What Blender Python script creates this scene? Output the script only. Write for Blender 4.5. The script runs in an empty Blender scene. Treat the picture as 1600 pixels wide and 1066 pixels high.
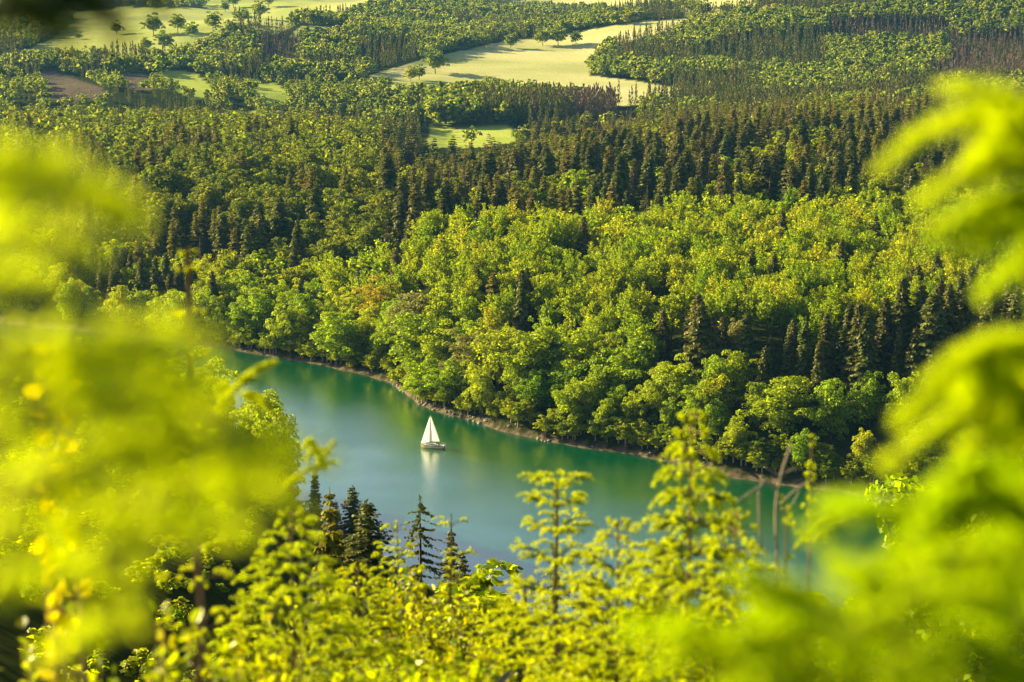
import bpy, math, random
import numpy as np
from mathutils import Vector

SC = bpy.context.scene
COL = SC.collection
rad = math.radians

# ------------------------------------------------------------------ camera, world, sun, exposure
CAM_H, PITCH, LENS = 135.0, rad(11.0), 70.0
FPX = 1600 * LENS / 36.0
cam_data = bpy.data.cameras.new('camera')
cam = bpy.data.objects.new('camera', cam_data)
COL.objects.link(cam)
cam.location = (0, 0, CAM_H)
cam.rotation_euler = (math.pi / 2 - PITCH, 0, 0)
cam_data.lens = LENS
cam_data.sensor_width = 36.0
cam_data.clip_start = 0.05
cam_data.clip_end = 40000
cam_data.dof.use_dof = True
cam_data.dof.focus_distance = 600
cam_data.dof.aperture_fstop = 6.0
SC.camera = cam

SUN_AZ, SUN_EL = rad(-58), rad(20)        # azimuth from +Y towards +X
sun_vec = Vector((math.sin(SUN_AZ) * math.cos(SUN_EL), math.cos(SUN_AZ) * math.cos(SUN_EL), math.sin(SUN_EL)))
world = bpy.data.worlds.new('World')
SC.world = world
world.use_nodes = True
wn = world.node_tree
sky = wn.nodes.new('ShaderNodeTexSky')
sky.sky_type = 'NISHITA'
sky.sun_disc = False
sky.sun_elevation = SUN_EL
sky.sun_rotation = SUN_AZ
sky.dust_density = 2.0
wn.nodes['Background'].inputs['Strength'].default_value = 0.05
wn.links.new(sky.outputs[0], wn.nodes['Background'].inputs['Color'])
sd = bpy.data.lights.new('sun', 'SUN')
sd.energy = 5.0
sd.angle = rad(0.5)
sd.color = (1.0, 0.83, 0.40)
sun = bpy.data.objects.new('sun', sd)
COL.objects.link(sun)
sun.rotation_euler = (-sun_vec).to_track_quat('-Z', 'Y').to_euler()
SC.view_settings.view_transform = 'Standard'
SC.view_settings.look = 'None'
SC.view_settings.exposure = 1.85
SC.view_settings.gamma = 1.0
cy = SC.cycles
cy.use_denoising = True
cy.max_bounces = 6
cy.diffuse_bounces = 1
cy.glossy_bounces = 2
cy.transmission_bounces = 4
cy.transparent_max_bounces = 4
cy.volume_bounces = 0
cy.sample_clamp_indirect = 6

# ------------------------------------------------------------------ picture <-> place (authoring only)
CP, SP = math.cos(PITCH), math.sin(PITCH)
def dep(row):
    return PITCH + math.atan((row - 533) / FPX)
def pt(px, py, d):
    """world point seen at photo pixel (1600 wide) at forward depth d"""
    a, b = (px - 800) / FPX * d, -(py - 533) / FPX * d
    return np.array([a, d * CP + b * SP, CAM_H - d * SP + b * CP])
def project(x, y, z):
    dz = z - CAM_H
    f = y * CP - dz * SP
    u = y * SP + dz * CP
    f = np.maximum(f, 1e-3)
    return 800 + x / f * FPX, 533 - u / f * FPX
def px_to_u(px):
    return (px - 800) / FPX / CP * 1.0

# ------------------------------------------------------------------ noise
_rs = np.random.RandomState(11)
_NT = _rs.rand(256, 256)
def vnoise(x, y):
    x = np.asarray(x, float); y = np.asarray(y, float)
    xi = np.floor(x).astype(int); yi = np.floor(y).astype(int)
    fx = x - xi; fy = y - yi
    fx = fx * fx * (3 - 2 * fx); fy = fy * fy * (3 - 2 * fy)
    a = _NT[xi & 255, yi & 255]; b = _NT[(xi + 1) & 255, yi & 255]
    c = _NT[xi & 255, (yi + 1) & 255]; d = _NT[(xi + 1) & 255, (yi + 1) & 255]
    return (a * (1 - fx) + b * fx) * (1 - fy) + (c * (1 - fx) + d * fx) * fy
def fbm(x, y):
    return vnoise(x, y) * .55 + vnoise(x * 2.1 + 7, y * 2.1 + 3) * .3 + vnoise(x * 4.3 + 1, y * 4.3 + 9) * .15

# ------------------------------------------------------------------ terrain
FS_C = np.array([-1600, -800, 0, 300, 430, 530, 605, 628, 650, 700, 850, 1000, 1150, 1300, 1420, 1600, 2400, 3600])
FS_Y = np.array([790, 760, 730, 690, 664, 645, 628, 610, 594, 578, 546, 530, 507, 494, 483, 472, 440, 420])
NS_C = np.array([-1600, 0, 300, 450, 560, 700, 1000, 1200, 1600, 3000])
NS_Y = np.array([560, 560, 500, 430, 402, 388, 380, 376, 370, 350])
PROF = {
    -1200: [(20, 5), (90, 12), (850, 18), (950, 25), (1200, 24), (1400, 20), (1700, 28), (1900, 45), (2800, 70), (3500, 100), (5000, 230), (7000, 330), (11000, 420)],
    0: [(20, 4), (90, 10), (850, 17), (950, 25), (1200, 22), (1400, 17), (1700, 24), (1900, 40), (2800, 60), (3500, 72), (4500, 120), (6000, 250), (11000, 420)],
    300: [(20, 4), (90, 9), (850, 17), (950, 25), (1200, 23), (1400, 15), (1700, 22), (1950, 39), (2800, 59), (3500, 68), (4500, 100), (6000, 250), (11000, 420)],
    500: [(20, 4), (95, 9), (830, 17), (950, 24), (1180, 23), (1400, 12), (1700, 19), (2100, 34), (2800, 52), (3500, 62), (4500, 85), (6000, 250), (11000, 420)],
    700: [(12, 4), (62, 15), (150, 26), (800, 22), (900, 22), (1000, 10), (1100, 4), (1400, 4), (1550, 9), (1700, 20), (2200, 35), (2800, 50), (3500, 58), (4500, 80), (6000, 260), (11000, 420)],
    900: [(12, 4), (60, 17), (150, 27), (800, 25), (1000, 26), (1150, 13), (1400, 8), (1550, 12), (1700, 20), (2200, 36), (2800, 51), (3500, 58), (4500, 85), (6000, 270), (11000, 420)],
    1100: [(12, 5), (50, 24), (150, 27), (850, 29), (1100, 33), (1300, 19), (1500, 12), (1800, 22), (2300, 48), (3000, 66), (4000, 110), (6000, 290), (11000, 420)],
    1300: [(12, 7), (45, 25), (130, 26), (760, 28), (900, 30), (1200, 34), (1400, 20), (1700, 22), (2100, 45), (2600, 72), (3500, 125), (5000, 230), (7000, 330), (11000, 420)],
    1600: [(12, 7), (45, 25), (130, 26), (760, 29), (900, 31), (1200, 39), (1400, 26), (1700, 28), (2100, 50), (2600, 82), (3500, 140), (5000, 240), (7000, 330), (11000, 420)],
    2800: [(12, 6), (55, 20), (130, 26), (760, 30), (900, 33), (1200, 42), (1400, 35), (1700, 36), (2100, 60), (2600, 92), (3500, 150), (5000, 250), (7000, 340), (11000, 430)],
}
_GC = np.array(sorted(PROF))
_GY = np.concatenate([np.arange(300, 2000, 10.0), np.arange(2000, 12001, 50.0)])
def _build_tab():
    rows = []
    for c in _GC:
        fs = np.interp(c, FS_C, FS_Y)
        ys, zs = [fs - 14, fs, fs + 3], [-3, 0, 1.3]
        for a, z in PROF[c]:
            ys.append(fs + a if a < 200 else a); zs.append(z)
        o = np.argsort(ys)
        rows.append((np.array(ys)[o] - fs, np.array(zs)[o]))
    # tabulate against distance beyond the shore
    g = np.concatenate([np.arange(-20, 1400, 5.0), np.arange(1400, 11500, 50.0)])
    T = np.array([np.interp(g, a, b) for a, b in rows])
    k = np.ones(5) / 5
    S = np.array([np.convolve(np.pad(t, 2, mode='edge'), k, 'valid') for t in T])
    w = np.clip((g - 15) / 30, 0, 1)
    return g, T * (1 - w) + S * w
_GD, _GT = _build_tab()
HILLS = [(450, 2150, 26, 150, 190), (1010, 2250, 14, 120, 170), (1390, 2350, 34, 230, 200), (1180, 2050, 16, 120, 130), (620, 2750, 26, 200, 240), (1250, 3300, 40, 300, 300), (1560, 2150, 26, 160, 150), (180, 3300, 34, 260, 260), (250, 1560, 9, 90, 60), (470, 1600, 9, 80, 60), (100, 1600, 10, 70, 70)]
def ground(x, y):
    x = np.asarray(x, float); y = np.asarray(y, float)
    u = np.clip(x / np.maximum(y, 160), -1.2, 1.2)
    c = 800 + u * FPX * 0.985
    fs = np.interp(c, FS_C, FS_Y) + (vnoise(x / 14, y / 14) - .5) * 5 * np.clip((y - 300) / 100, 0, 1)
    ns = np.interp(c, NS_C, NS_Y)
    # far side
    d = y - fs
    i = np.clip(np.searchsorted(_GC, c) - 1, 0, len(_GC) - 2)
    t = np.clip((c - _GC[i]) / (_GC[i + 1] - _GC[i]), 0, 1)
    dj = np.clip(np.interp(d, _GD, np.arange(len(_GD))), 0, len(_GD) - 1.001)
    j = dj.astype(int); f = dj - j
    za = _GT[i, j] * (1 - f) + _GT[i, j + 1] * f
    zb = _GT[i + 1, j] * (1 - f) + _GT[i + 1, j + 1] * f
    far = za * (1 - t) + zb * t
    amp = np.clip((d - 20) / 200, 0, 1) * (1.5 + np.clip((y - 1500) / 1500, 0, 1) * 8)
    far = far + (fbm(x / 160, y / 160) - .5) * 2 * amp + (fbm(x / 330 + 3.3, y / 420 + 1.7) - .5) * 46 * np.clip((y - 1850) / 900, 0, 1)
    for hc, hy, ha, hsx, hsy in HILLS:
        hx = (hc - 800) / FPX * hy
        far = far + ha * np.exp(-((x - hx) / hsx) ** 2 - ((y - hy) / hsy) ** 2)
    # near side
    s = y / ns
    near = np.interp(s, [-1.0, -0.02, 0.0, 0.02, .25, .5, .75, .9, .97, 1.0, 1.04], [150, 134.5, 133.3, 130.6, 95, 58, 30, 14, 5, 0, -3])
    near = near + np.interp(c, [250, 430, 560], [24, 15, 0]) * np.interp(s, [.35, .6, .9, 1.0], [0, .7, 1, 0])
    near = near + (fbm(x / 30 + 5, y / 30) - .5) * 3 * np.clip(y / 60, 0, 1) * np.clip((ns - y) / 40, 0, 1)
    return np.where(y < ns + 8, near, np.where(d > -14, far, -3.0))

def hit_ground(px, py):
    ys = np.concatenate([np.arange(60, 2000, 4.0), np.arange(2000, 8000, 20.0)])
    tz = CAM_H - ys * math.tan(dep(py))
    xs = (px - 800) / FPX * (ys * CP + (CAM_H - tz) * SP)
    below = np.nonzero(ground(xs, ys) >= tz)[0]
    k = below[below > 0][0] if len(below) else len(ys) - 1
    return xs[k], ys[k], float(ground(xs[k], ys[k]))
def place_by_top(px, row, h, ymin):
    """where does a tree of height h stand whose top is seen at this pixel"""
    ys = np.arange(ymin, ymin + 900, 1.5)
    tz = CAM_H - ys * math.tan(dep(row))
    xs = (px - 800) / FPX * (ys * CP + (CAM_H - tz) * SP)
    e = ground(xs, ys) + h - tz
    k = int(np.nonzero(e >= 0)[0][0]) if (e >= 0).any() else int(np.argmin(np.abs(e)))
    return float(xs[k]), float(ys[k])

# ------------------------------------------------------------------ materials
def new_mat(name):
    m = bpy.data.materials.new(name)
    m.use_nodes = True
    m.node_tree.nodes.clear()
    return m, m.node_tree.nodes, m.node_tree.links
def ramp(nodes, stops):
    r = nodes.new('ShaderNodeValToRGB')
    e = r.color_ramp.elements
    while len(e) < len(stops): e.new(0.5)
    for k, (p, c) in enumerate(stops):
        e[k].position = p; e[k].color = (*c, 1)
    return r
def leaf_mat(name, cols, trans=0.45, tcol=(1.5, 1.5, .7), gloss=0.012, leafvar=0.55, rough=.45, alt=None, altp=.85):
    m, N, L = new_mat(name)
    out = N.new('ShaderNodeOutputMaterial')
    oi = N.new('ShaderNodeObjectInfo'); at = N.new('ShaderNodeAttribute'); at.attribute_name = 'tint'
    ad = N.new('ShaderNodeMath'); ad.operation = 'ADD'
    L.new(oi.outputs['Random'], ad.inputs[0]); L.new(at.outputs['Fac'], ad.inputs[1])
    fr = N.new('ShaderNodeMath'); fr.operation = 'FRACT'; L.new(ad.outputs[0], fr.inputs[0])
    rp = ramp(N, [(k / max(1, len(cols) - 1), c) for k, c in enumerate(cols)])
    L.new(fr.outputs[0], rp.inputs[0])
    ge = N.new('ShaderNodeNewGeometry')
    mr = N.new('ShaderNodeMapRange'); L.new(ge.outputs['Random Per Island'], mr.inputs[0])
    mr.inputs[3].default_value = 1 - leafvar; mr.inputs[4].default_value = 1 + leafvar * .8
    vm = N.new('ShaderNodeVectorMath'); vm.operation = 'SCALE'
    L.new(rp.outputs[0], vm.inputs[0]); L.new(mr.outputs[0], vm.inputs['Scale'])
    if alt:
        m1 = N.new('ShaderNodeMath'); m1.operation = 'MULTIPLY'; m1.inputs[1].default_value = 7.31; L.new(ge.outputs['Random Per Island'], m1.inputs[0])
        m3 = N.new('ShaderNodeMath'); m3.operation = 'FRACT'; L.new(m1.outputs[0], m3.inputs[0])
        m4 = N.new('ShaderNodeMath'); m4.operation = 'GREATER_THAN'; m4.inputs[1].default_value = altp; L.new(m3.outputs[0], m4.inputs[0])
        vx = N.new('ShaderNodeMixRGB'); L.new(m4.outputs[0], vx.inputs[0]); L.new(vm.outputs[0], vx.inputs[1]); vx.inputs[2].default_value = (*alt, 1)
        vm = vx
    di = N.new('ShaderNodeBsdfDiffuse'); L.new(vm.outputs[0], di.inputs[0])
    tm = N.new('ShaderNodeVectorMath'); tm.operation = 'MULTIPLY'; tm.inputs[1].default_value = tcol
    L.new(vm.outputs[0], tm.inputs[0])
    tr = N.new('ShaderNodeBsdfTranslucent'); L.new(tm.outputs[0], tr.inputs[0])
    mx = N.new('ShaderNodeMixShader'); mx.inputs[0].default_value = trans
    L.new(di.outputs[0], mx.inputs[1]); L.new(tr.outputs[0], mx.inputs[2])
    gl = N.new('ShaderNodeBsdfGlossy'); gl.inputs['Roughness'].default_value = rough
    gl.inputs[0].default_value = (1, 1, .9, 1)
    m2 = N.new('ShaderNodeMixShader'); m2.inputs[0].default_value = gloss
    L.new(mx.outputs[0], m2.inputs[1]); L.new(gl.outputs[0], m2.inputs[2])
    L.new(m2.outputs[0], out.inputs[0])
    return m
def plain_mat(name, col, rough=.8, noise=None, nscale=8, metallic=0, trans=0):
    m, N, L = new_mat(name)
    out = N.new('ShaderNodeOutputMaterial')
    b = N.new('ShaderNodeBsdfPrincipled')
    b.inputs['Roughness'].default_value = rough; b.inputs['Metallic'].default_value = metallic
    if noise:
        t = N.new('ShaderNodeTexNoise'); t.inputs['Scale'].default_value = nscale; t.inputs['Detail'].default_value = 6
        co = N.new('ShaderNodeTexCoord'); L.new(co.outputs['Object'], t.inputs[0])
        r = ramp(N, [(.3, col), (.7, noise)]); L.new(t.outputs[0], r.inputs[0]); L.new(r.outputs[0], b.inputs[0])
    else:
        b.inputs[0].default_value = (*col, 1)
    if trans:
        tr = N.new('ShaderNodeBsdfTranslucent'); tr.inputs[0].default_value = (*col, 1)
        mx = N.new('ShaderNodeMixShader'); mx.inputs[0].default_value = trans
        L.new(b.outputs[0], mx.inputs[1]); L.new(tr.outputs[0], mx.inputs[2]); L.new(mx.outputs[0], out.inputs[0])
    else:
        L.new(b.outputs[0], out.inputs[0])
    return m

M = {}
M['oak'] = leaf_mat('oak leaves', [(.14, .235, .003), (.23, .285, .004), (.16, .25, .003), (.27, .30, .006), (.12, .21, .003)], .40, (3.0, 2.7, .15), leafvar=.6)
M['oak_orange'] = leaf_mat('orange spring leaves', [(.34, .31, .010), (.36, .34, .012)], .45, (1.5, 1.2, .5))
M['oak_pale'] = leaf_mat('pale leaves', [(.22, .23, .06), (.28, .27, .09)], .45, (1.4, 1.3, .8))
M['beech'] = leaf_mat('beech leaves', [(.145, .235, .003), (.23, .285, .005), (.16, .245, .004), (.28, .30, .016), (.19, .27, .004)], .42, (3.0, 2.7, .15), leafvar=.6)
M['birch'] = leaf_mat('birch leaves', [(.15, .24, .004), (.24, .29, .005), (.17, .25, .005)], .52, (2.6, 2.2, .35))
M['spruce'] = leaf_mat('spruce needles', [(.07, .088, .014), (.12, .125, .022), (.075, .10, .014), (.14, .12, .028), (.09, .125, .02)], .25, (1.6, 1.4, .6), leafvar=.6)
M['larch'] = leaf_mat('larch needles', [(.13, .16, .010), (.20, .19, .018), (.15, .17, .012), (.20, .165, .03)], .3, (1.6, 1.4, .6))
M['alder'] = leaf_mat('olive leaves', [(.12, .165, .010), (.19, .215, .014), (.13, .17, .012), (.17, .23, .01)], .40, (2.2, 2.0, .4), leafvar=.6)
M['dead'] = leaf_mat('dead needles', [(.19, .125, .070), (.15, .12, .07), (.22, .12, .075), (.19, .16, .10)], .1, (1, 1, 1))
M['farleaf'] = leaf_mat('far leaves', [(.11, .16, .03), (.20, .24, .05), (.13, .19, .03), (.24, .26, .07)], .5, (2.2, 2.0, .6), gloss=0)
M['bark'] = plain_mat('bark', (.06, .045, .03), .9, (.12, .09, .06), 3)
M['palebark'] = plain_mat('pale bark', (.16, .13, .10), .9, (.25, .21, .17), 3)
M['twig'] = plain_mat('twig bark', (.16, .085, .03), .8, (.26, .15, .06), 60)
M['deadtwig'] = plain_mat('dead twig', (.22, .17, .10), .8, (.32, .26, .17), 40)
M['newneedle'] = leaf_mat('new spruce needles', [(.34, .42, .004), (.40, .45, .005), (.30, .40, .004)], .42, (2.0, 1.85, .1), .01, .45)
M['oldneedle'] = leaf_mat('old spruce needles', [(.05, .10, .012), (.07, .12, .012)], .3, (1.3, 1.3, .6), .06, .4)
M['shrub'] = leaf_mat('shrub leaves', [(.20, .28, .003), (.28, .33, .004), (.17, .26, .003)], .42, (2.2, 1.9, .1), .02, .7, .35, (.20, .20, .01), .88)
M['shrub_yellow'] = leaf_mat('yellow shrub leaves', [(.42, .38, .004), (.46, .40, .004)], .55, (1.8, 1.6, .2), .01, .35)
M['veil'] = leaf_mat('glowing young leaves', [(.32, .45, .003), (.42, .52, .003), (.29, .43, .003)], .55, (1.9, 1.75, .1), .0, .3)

def ground_mat():
    m, N, L = new_mat('ground')
    out = N.new('ShaderNodeOutputMaterial'); b = N.new('ShaderNodeBsdfDiffuse')
    co = N.new('ShaderNodeNewGeometry')
    at = N.new('ShaderNodeAttribute'); at.attribute_name = 'cover'
    sx = N.new('ShaderNodeSeparateXYZ'); L.new(at.outputs['Vector'], sx.inputs[0])
    def noise(s, stretch=(1, 1, 1)):
        mp = N.new('ShaderNodeMapping'); mp.inputs['Scale'].default_value = stretch; L.new(co.outputs['Position'], mp.inputs[0])
        t = N.new('ShaderNodeTexNoise'); t.inputs['Scale'].default_value = s; t.inputs['Detail'].default_value = 8; L.new(mp.outputs[0], t.inputs[0]); return t
    n1 = noise(.02); n2 = noise(.010, (.6, 1.0, 1)); n3 = noise(.5)
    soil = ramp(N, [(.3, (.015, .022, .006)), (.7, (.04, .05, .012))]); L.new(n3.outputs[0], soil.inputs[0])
    field = ramp(N, [(.30, (.34, .36, .13)), (.5, (.48, .46, .20)), (.7, (.60, .54, .30))]); L.new(n2.outputs[0], field.inputs[0])
    wv = N.new('ShaderNodeTexWave'); wv.inputs['Scale'].default_value = .045; wv.inputs['Distortion'].default_value = 3; wv.inputs['Detail'].default_value = 2; wv.inputs['Detail Scale'].default_value = .02
    mpw = N.new('ShaderNodeMapping'); mpw.inputs['Rotation'].default_value = (0, 0, rad(62)); L.new(co.outputs['Position'], mpw.inputs[0]); L.new(mpw.outputs[0], wv.inputs[0])
    rw = ramp(N, [(.02, (.70, .78, .55)), (.12, (1, 1, 1))]); L.new(wv.outputs['Fac'], rw.inputs[0])
    fm_ = N.new('ShaderNodeMixRGB'); fm_.blend_type = 'MULTIPLY'; fm_.inputs[0].default_value = .8; L.new(field.outputs[0], fm_.inputs[1]); L.new(rw.outputs[0], fm_.inputs[2]); field = fm_
    green = ramp(N, [(.35, (.24, .32, .05)), (.65, (.38, .42, .08))]); L.new(n1.outputs[0], green.inputs[0])
    bare = ramp(N, [(.35, (.08, .065, .045)), (.65, (.17, .13, .09))]); L.new(n3.outputs[0], bare.inputs[0])
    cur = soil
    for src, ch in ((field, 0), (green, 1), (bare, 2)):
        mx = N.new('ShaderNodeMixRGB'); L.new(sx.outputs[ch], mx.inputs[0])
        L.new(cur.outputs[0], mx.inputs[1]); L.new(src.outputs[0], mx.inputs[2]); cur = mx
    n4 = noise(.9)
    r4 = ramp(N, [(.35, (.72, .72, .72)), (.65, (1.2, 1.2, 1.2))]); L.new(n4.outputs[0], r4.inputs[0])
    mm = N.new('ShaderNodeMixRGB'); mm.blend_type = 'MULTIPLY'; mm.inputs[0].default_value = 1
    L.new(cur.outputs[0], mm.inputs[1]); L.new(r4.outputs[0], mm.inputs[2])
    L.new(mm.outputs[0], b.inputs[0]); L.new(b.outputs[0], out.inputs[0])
    return m
def water_mat(boat):
    m, N, L = new_mat('lake water')
    out = N.new('ShaderNodeOutputMaterial')
    di = N.new('ShaderNodeBsdfDiffuse'); di.inputs[0].default_value = (.0, .075, .026, 1)
    gl = N.new('ShaderNodeBsdfGlossy'); gl.inputs['Roughness'].default_value = .08
    gl.inputs[0].default_value = (1, 1, 1, 1)
    ge = N.new('ShaderNodeNewGeometry')
    mp = N.new('ShaderNodeMapping'); mp.inputs['Rotation'].default_value = (0, 0, rad(25)); mp.inputs['Scale'].default_value = (1, 1.6, 1)
    L.new(ge.outputs['Position'], mp.inputs[0])
    t1 = N.new('ShaderNodeTexNoise'); t1.inputs['Scale'].default_value = 1.6; t1.inputs['Detail'].default_value = 7; t1.inputs['Roughness'].default_value = .72
    L.new(mp.outputs[0], t1.inputs[0])
    t2 = N.new('ShaderNodeTexNoise'); t2.inputs['Scale'].default_value = .03; t2.inputs['Detail'].default_value = 3
    L.new(mp.outputs[0], t2.inputs[0])
    r2 = N.new('ShaderNodeMapRange'); L.new(t2.outputs[0], r2.inputs[0]); r2.inputs[1].default_value = .35; r2.inputs[2].default_value = .65
    r2.inputs[3].default_value = .5; r2.inputs[4].default_value = 1.0
    bp = N.new('ShaderNodeBump'); bp.inputs['Distance'].default_value = .06
    L.new(r2.outputs[0], bp.inputs['Strength']); L.new(t1.outputs[0], bp.inputs['Height'])
    L.new(bp.outputs[0], gl.inputs['Normal'])
    fr = N.new('ShaderNodeFresnel'); fr.inputs[0].default_value = 2.9; L.new(bp.outputs[0], fr.inputs['Normal'])
    fm = N.new('ShaderNodeMath'); fm.operation = 'MULTIPLY'; fm.inputs[1].default_value = 1.3; fm.use_clamp = True; L.new(fr.outputs[0], fm.inputs[0])
    mx = N.new('ShaderNodeMixShader'); L.new(fm.outputs[0], mx.inputs[0])
    L.new(di.outputs[0], mx.inputs[1]); L.new(gl.outputs[0], mx.inputs[2]); L.new(mx.outputs[0], out.inputs[0])
    return m

# ------------------------------------------------------------------ mesh helpers
def mesh_np(name, V, F, mats, mi=None, tint=None, smooth=False):
    """V (n,3), F (m,k) equal-sized faces"""
    me = bpy.data.meshes.new(name)
    F = np.asarray(F); n, k = F.shape
    me.vertices.add(len(V)); me.vertices.foreach_set('co', np.asarray(V, np.float32).ravel())
    me.loops.add(n * k); me.loops.foreach_set('vertex_index', F.ravel().astype(np.int32))
    me.polygons.add(n); me.polygons.foreach_set('loop_start', (np.arange(n) * k).astype(np.int32))
    for m in mats: me.materials.append(m)
    if mi is not None: me.polygons.foreach_set('material_index', np.asarray(mi, np.int32))
    if tint is not None:
        a = me.attributes.new('tint', 'FLOAT', 'FACE'); a.data.foreach_set('value', np.asarray(tint, np.float32))
    me.update(calc_edges=True)
    if smooth: me.shade_smooth()
    return me
def quads_mesh(name, Q, mats, mi=None, tint=None):
    Q = np.asarray(Q, np.float32)
    return mesh_np(name, Q.reshape(-1, 3), np.arange(len(Q) * 4).reshape(-1, 4), mats, mi, tint)
def add(name, me, parent=None, loc=None, rz=0, s=None):
    o = bpy.data.objects.new(name, me); COL.objects.link(o)
    if parent: o.parent = parent
    if loc is not None: o.location = loc
    if rz: o.rotation_euler = (0, 0, rz)
    if s: o.scale = s if hasattr(s, '__len__') else (s, s, s)
    return o
def tag(o, label, cat, group=None):
    o['label'] = label; o['category'] = cat
    if group: o['group'] = group
    return o
def kind(o, k):
    o['kind'] = k; return o
def nrm(v):
    return v / np.maximum(np.linalg.norm(v, axis=-1, keepdims=True), 1e-9)
def rhombs(c, a, b):
    return np.stack([c - a, c - b, c + a, c + b], 1)
def leafq(rs, c, n, size, elong=1.3, jit=.8, size_var=.35):
    """rhombic leaf clumps at c facing roughly n"""
    N = len(c)
    n = nrm(n + rs.normal(0, jit, (N, 3)))
    r = nrm(rs.normal(0, 1, (N, 3))); a = nrm(np.cross(n, r)); b = np.cross(n, a)
    s = size * (1 + rs.uniform(-size_var, size_var, (N, 1))) if np.isscalar(size) else size[:, None]
    return rhombs(c, a * s * elong * .5, b * s * .5)
def axisq(rs, c, d, length, width):
    """elongated quads along d"""
    d = nrm(d); r = nrm(rs.normal(0, 1, c.shape)); b = nrm(np.cross(d, r))
    return rhombs(c, d * (np.reshape(length, (-1, 1)) * .5), b * (np.reshape(width, (-1, 1)) * .5))
def tube(P, R, k=6):
    """quads of a tube through points P with radii R"""
    P = np.asarray(P, float); R = np.asarray(R, float)
    T = nrm(np.gradient(P, axis=0))
    ref = np.where(np.abs(T[:, 2:3]) > .9, np.array([[1., 0, 0]]), np.array([[0, 0, 1.]]))
    A = nrm(np.cross(T, ref)); B = np.cross(T, A)
    th = np.linspace(0, 2 * np.pi, k, endpoint=False)
    ring = P[:, None] + R[:, None, None] * (np.cos(th)[None, :, None] * A[:, None] + np.sin(th)[None, :, None] * B[:, None])
    q = []
    for i in range(len(P) - 1):
        for j in range(k):
            q.append([ring[i, j], ring[i, (j + 1) % k], ring[i + 1, (j + 1) % k], ring[i + 1, j]])
    return np.array(q)

# ------------------------------------------------------------------ tree prototypes (unit: metres, base at origin)
def broad(seed, h, r, nl, lv, leaf, ax=.5, zc=.58, spray=False, pointy=0, low=-.55):
    """crown of leafy lobes on limbs; returns crown quads, trunk quads"""
    rs = np.random.RandomState(seed)
    rz = h * (1 - zc); c0 = np.array([0, 0, h * zc])
    L = []
    while len(L) < nl:
        d = nrm(rs.normal(0, 1, 3)); 
        if d[2] < low: continue
        k = rs.uniform(.42, 1.0)
        bump = 1 + .34 * math.sin(3 * math.atan2(d[1], d[0]) + seed) * (1 - abs(d[2]))
        rr = r * bump * (1 - pointy * max(0, d[2]) * .5)
        p = c0 + d * k * np.array([rr, rr, rz * (1.0 if d[2] > 0 else .95)])
        if all(np.linalg.norm(p - q[0]) > .30 * r for q in L) or rs.rand() < .12:
            L.append((p, r * rs.uniform(.17, .36) * (1.15 - .3 * k), d))
    Q = []
    for p, lr, d in L:
        n = int(lv * (lr / (.28 * r)) ** 2)
        if spray:
            # a handful of upswept leafy shoots
            m = 7
            ax_ = nrm(d * .9 + np.array([0, 0, .75]) + rs.normal(0, .42, (m, 3)))
            idx = rs.randint(0, m, n); t = rs.uniform(0, 1, n)[:, None]
            c = p - d * lr * .3 + ax_[idx] * (t * lr * 2.0) + rs.normal(0, 1, (n, 3)) * lr * .20 * (1.25 - t)
            nn = np.array([0, 0, 1.]) + d * .5
            Q.append(leafq(rs, c, np.broadcast_to(nn, c.shape), leaf, 1.5, .7))
        else:
            v = nrm(rs.normal(0, 1, (n, 3)))
            v[:, 2] = np.where(v[:, 2] < -.35, -v[:, 2], v[:, 2])
            c = p + v * lr * rs.uniform(.72, 1.08, (n, 1)) * np.array([1, 1, .8])
            Q.append(leafq(rs, c, v + np.array([0, 0, .35]), leaf, 1.25, .55))
    # inner leaves to close the crown
    n = int(nl * lv * .16)
    v = nrm(rs.normal(0, 1, (n, 3))) * rs.uniform(.2, .66, (n, 1)) ** .6
    c = c0 + v * np.array([r, r, rz]) * .85
    Q.append(leafq(rs, c, v, leaf * 1.6, 1.2, 1))
    Q = np.concatenate(Q)
    Tq = [tube([[0, 0, -1.0], [0, 0, h * .1], [.2, .1, h * .45], [.1, 0, h * .8]], [h * .022, h * .017, h * .011, h * .004])]
    for p, lr, d in L[:14]:
        z0 = h * rs.uniform(.28, .55); s = np.array([.1, .05, z0])
        Tq.append(tube([s, s * .5 + p * .5 + np.array([0, 0, -.04 * h]), p], [h * .008, h * .005, h * .002], 4))
    return Q, np.concatenate(Tq)

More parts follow.
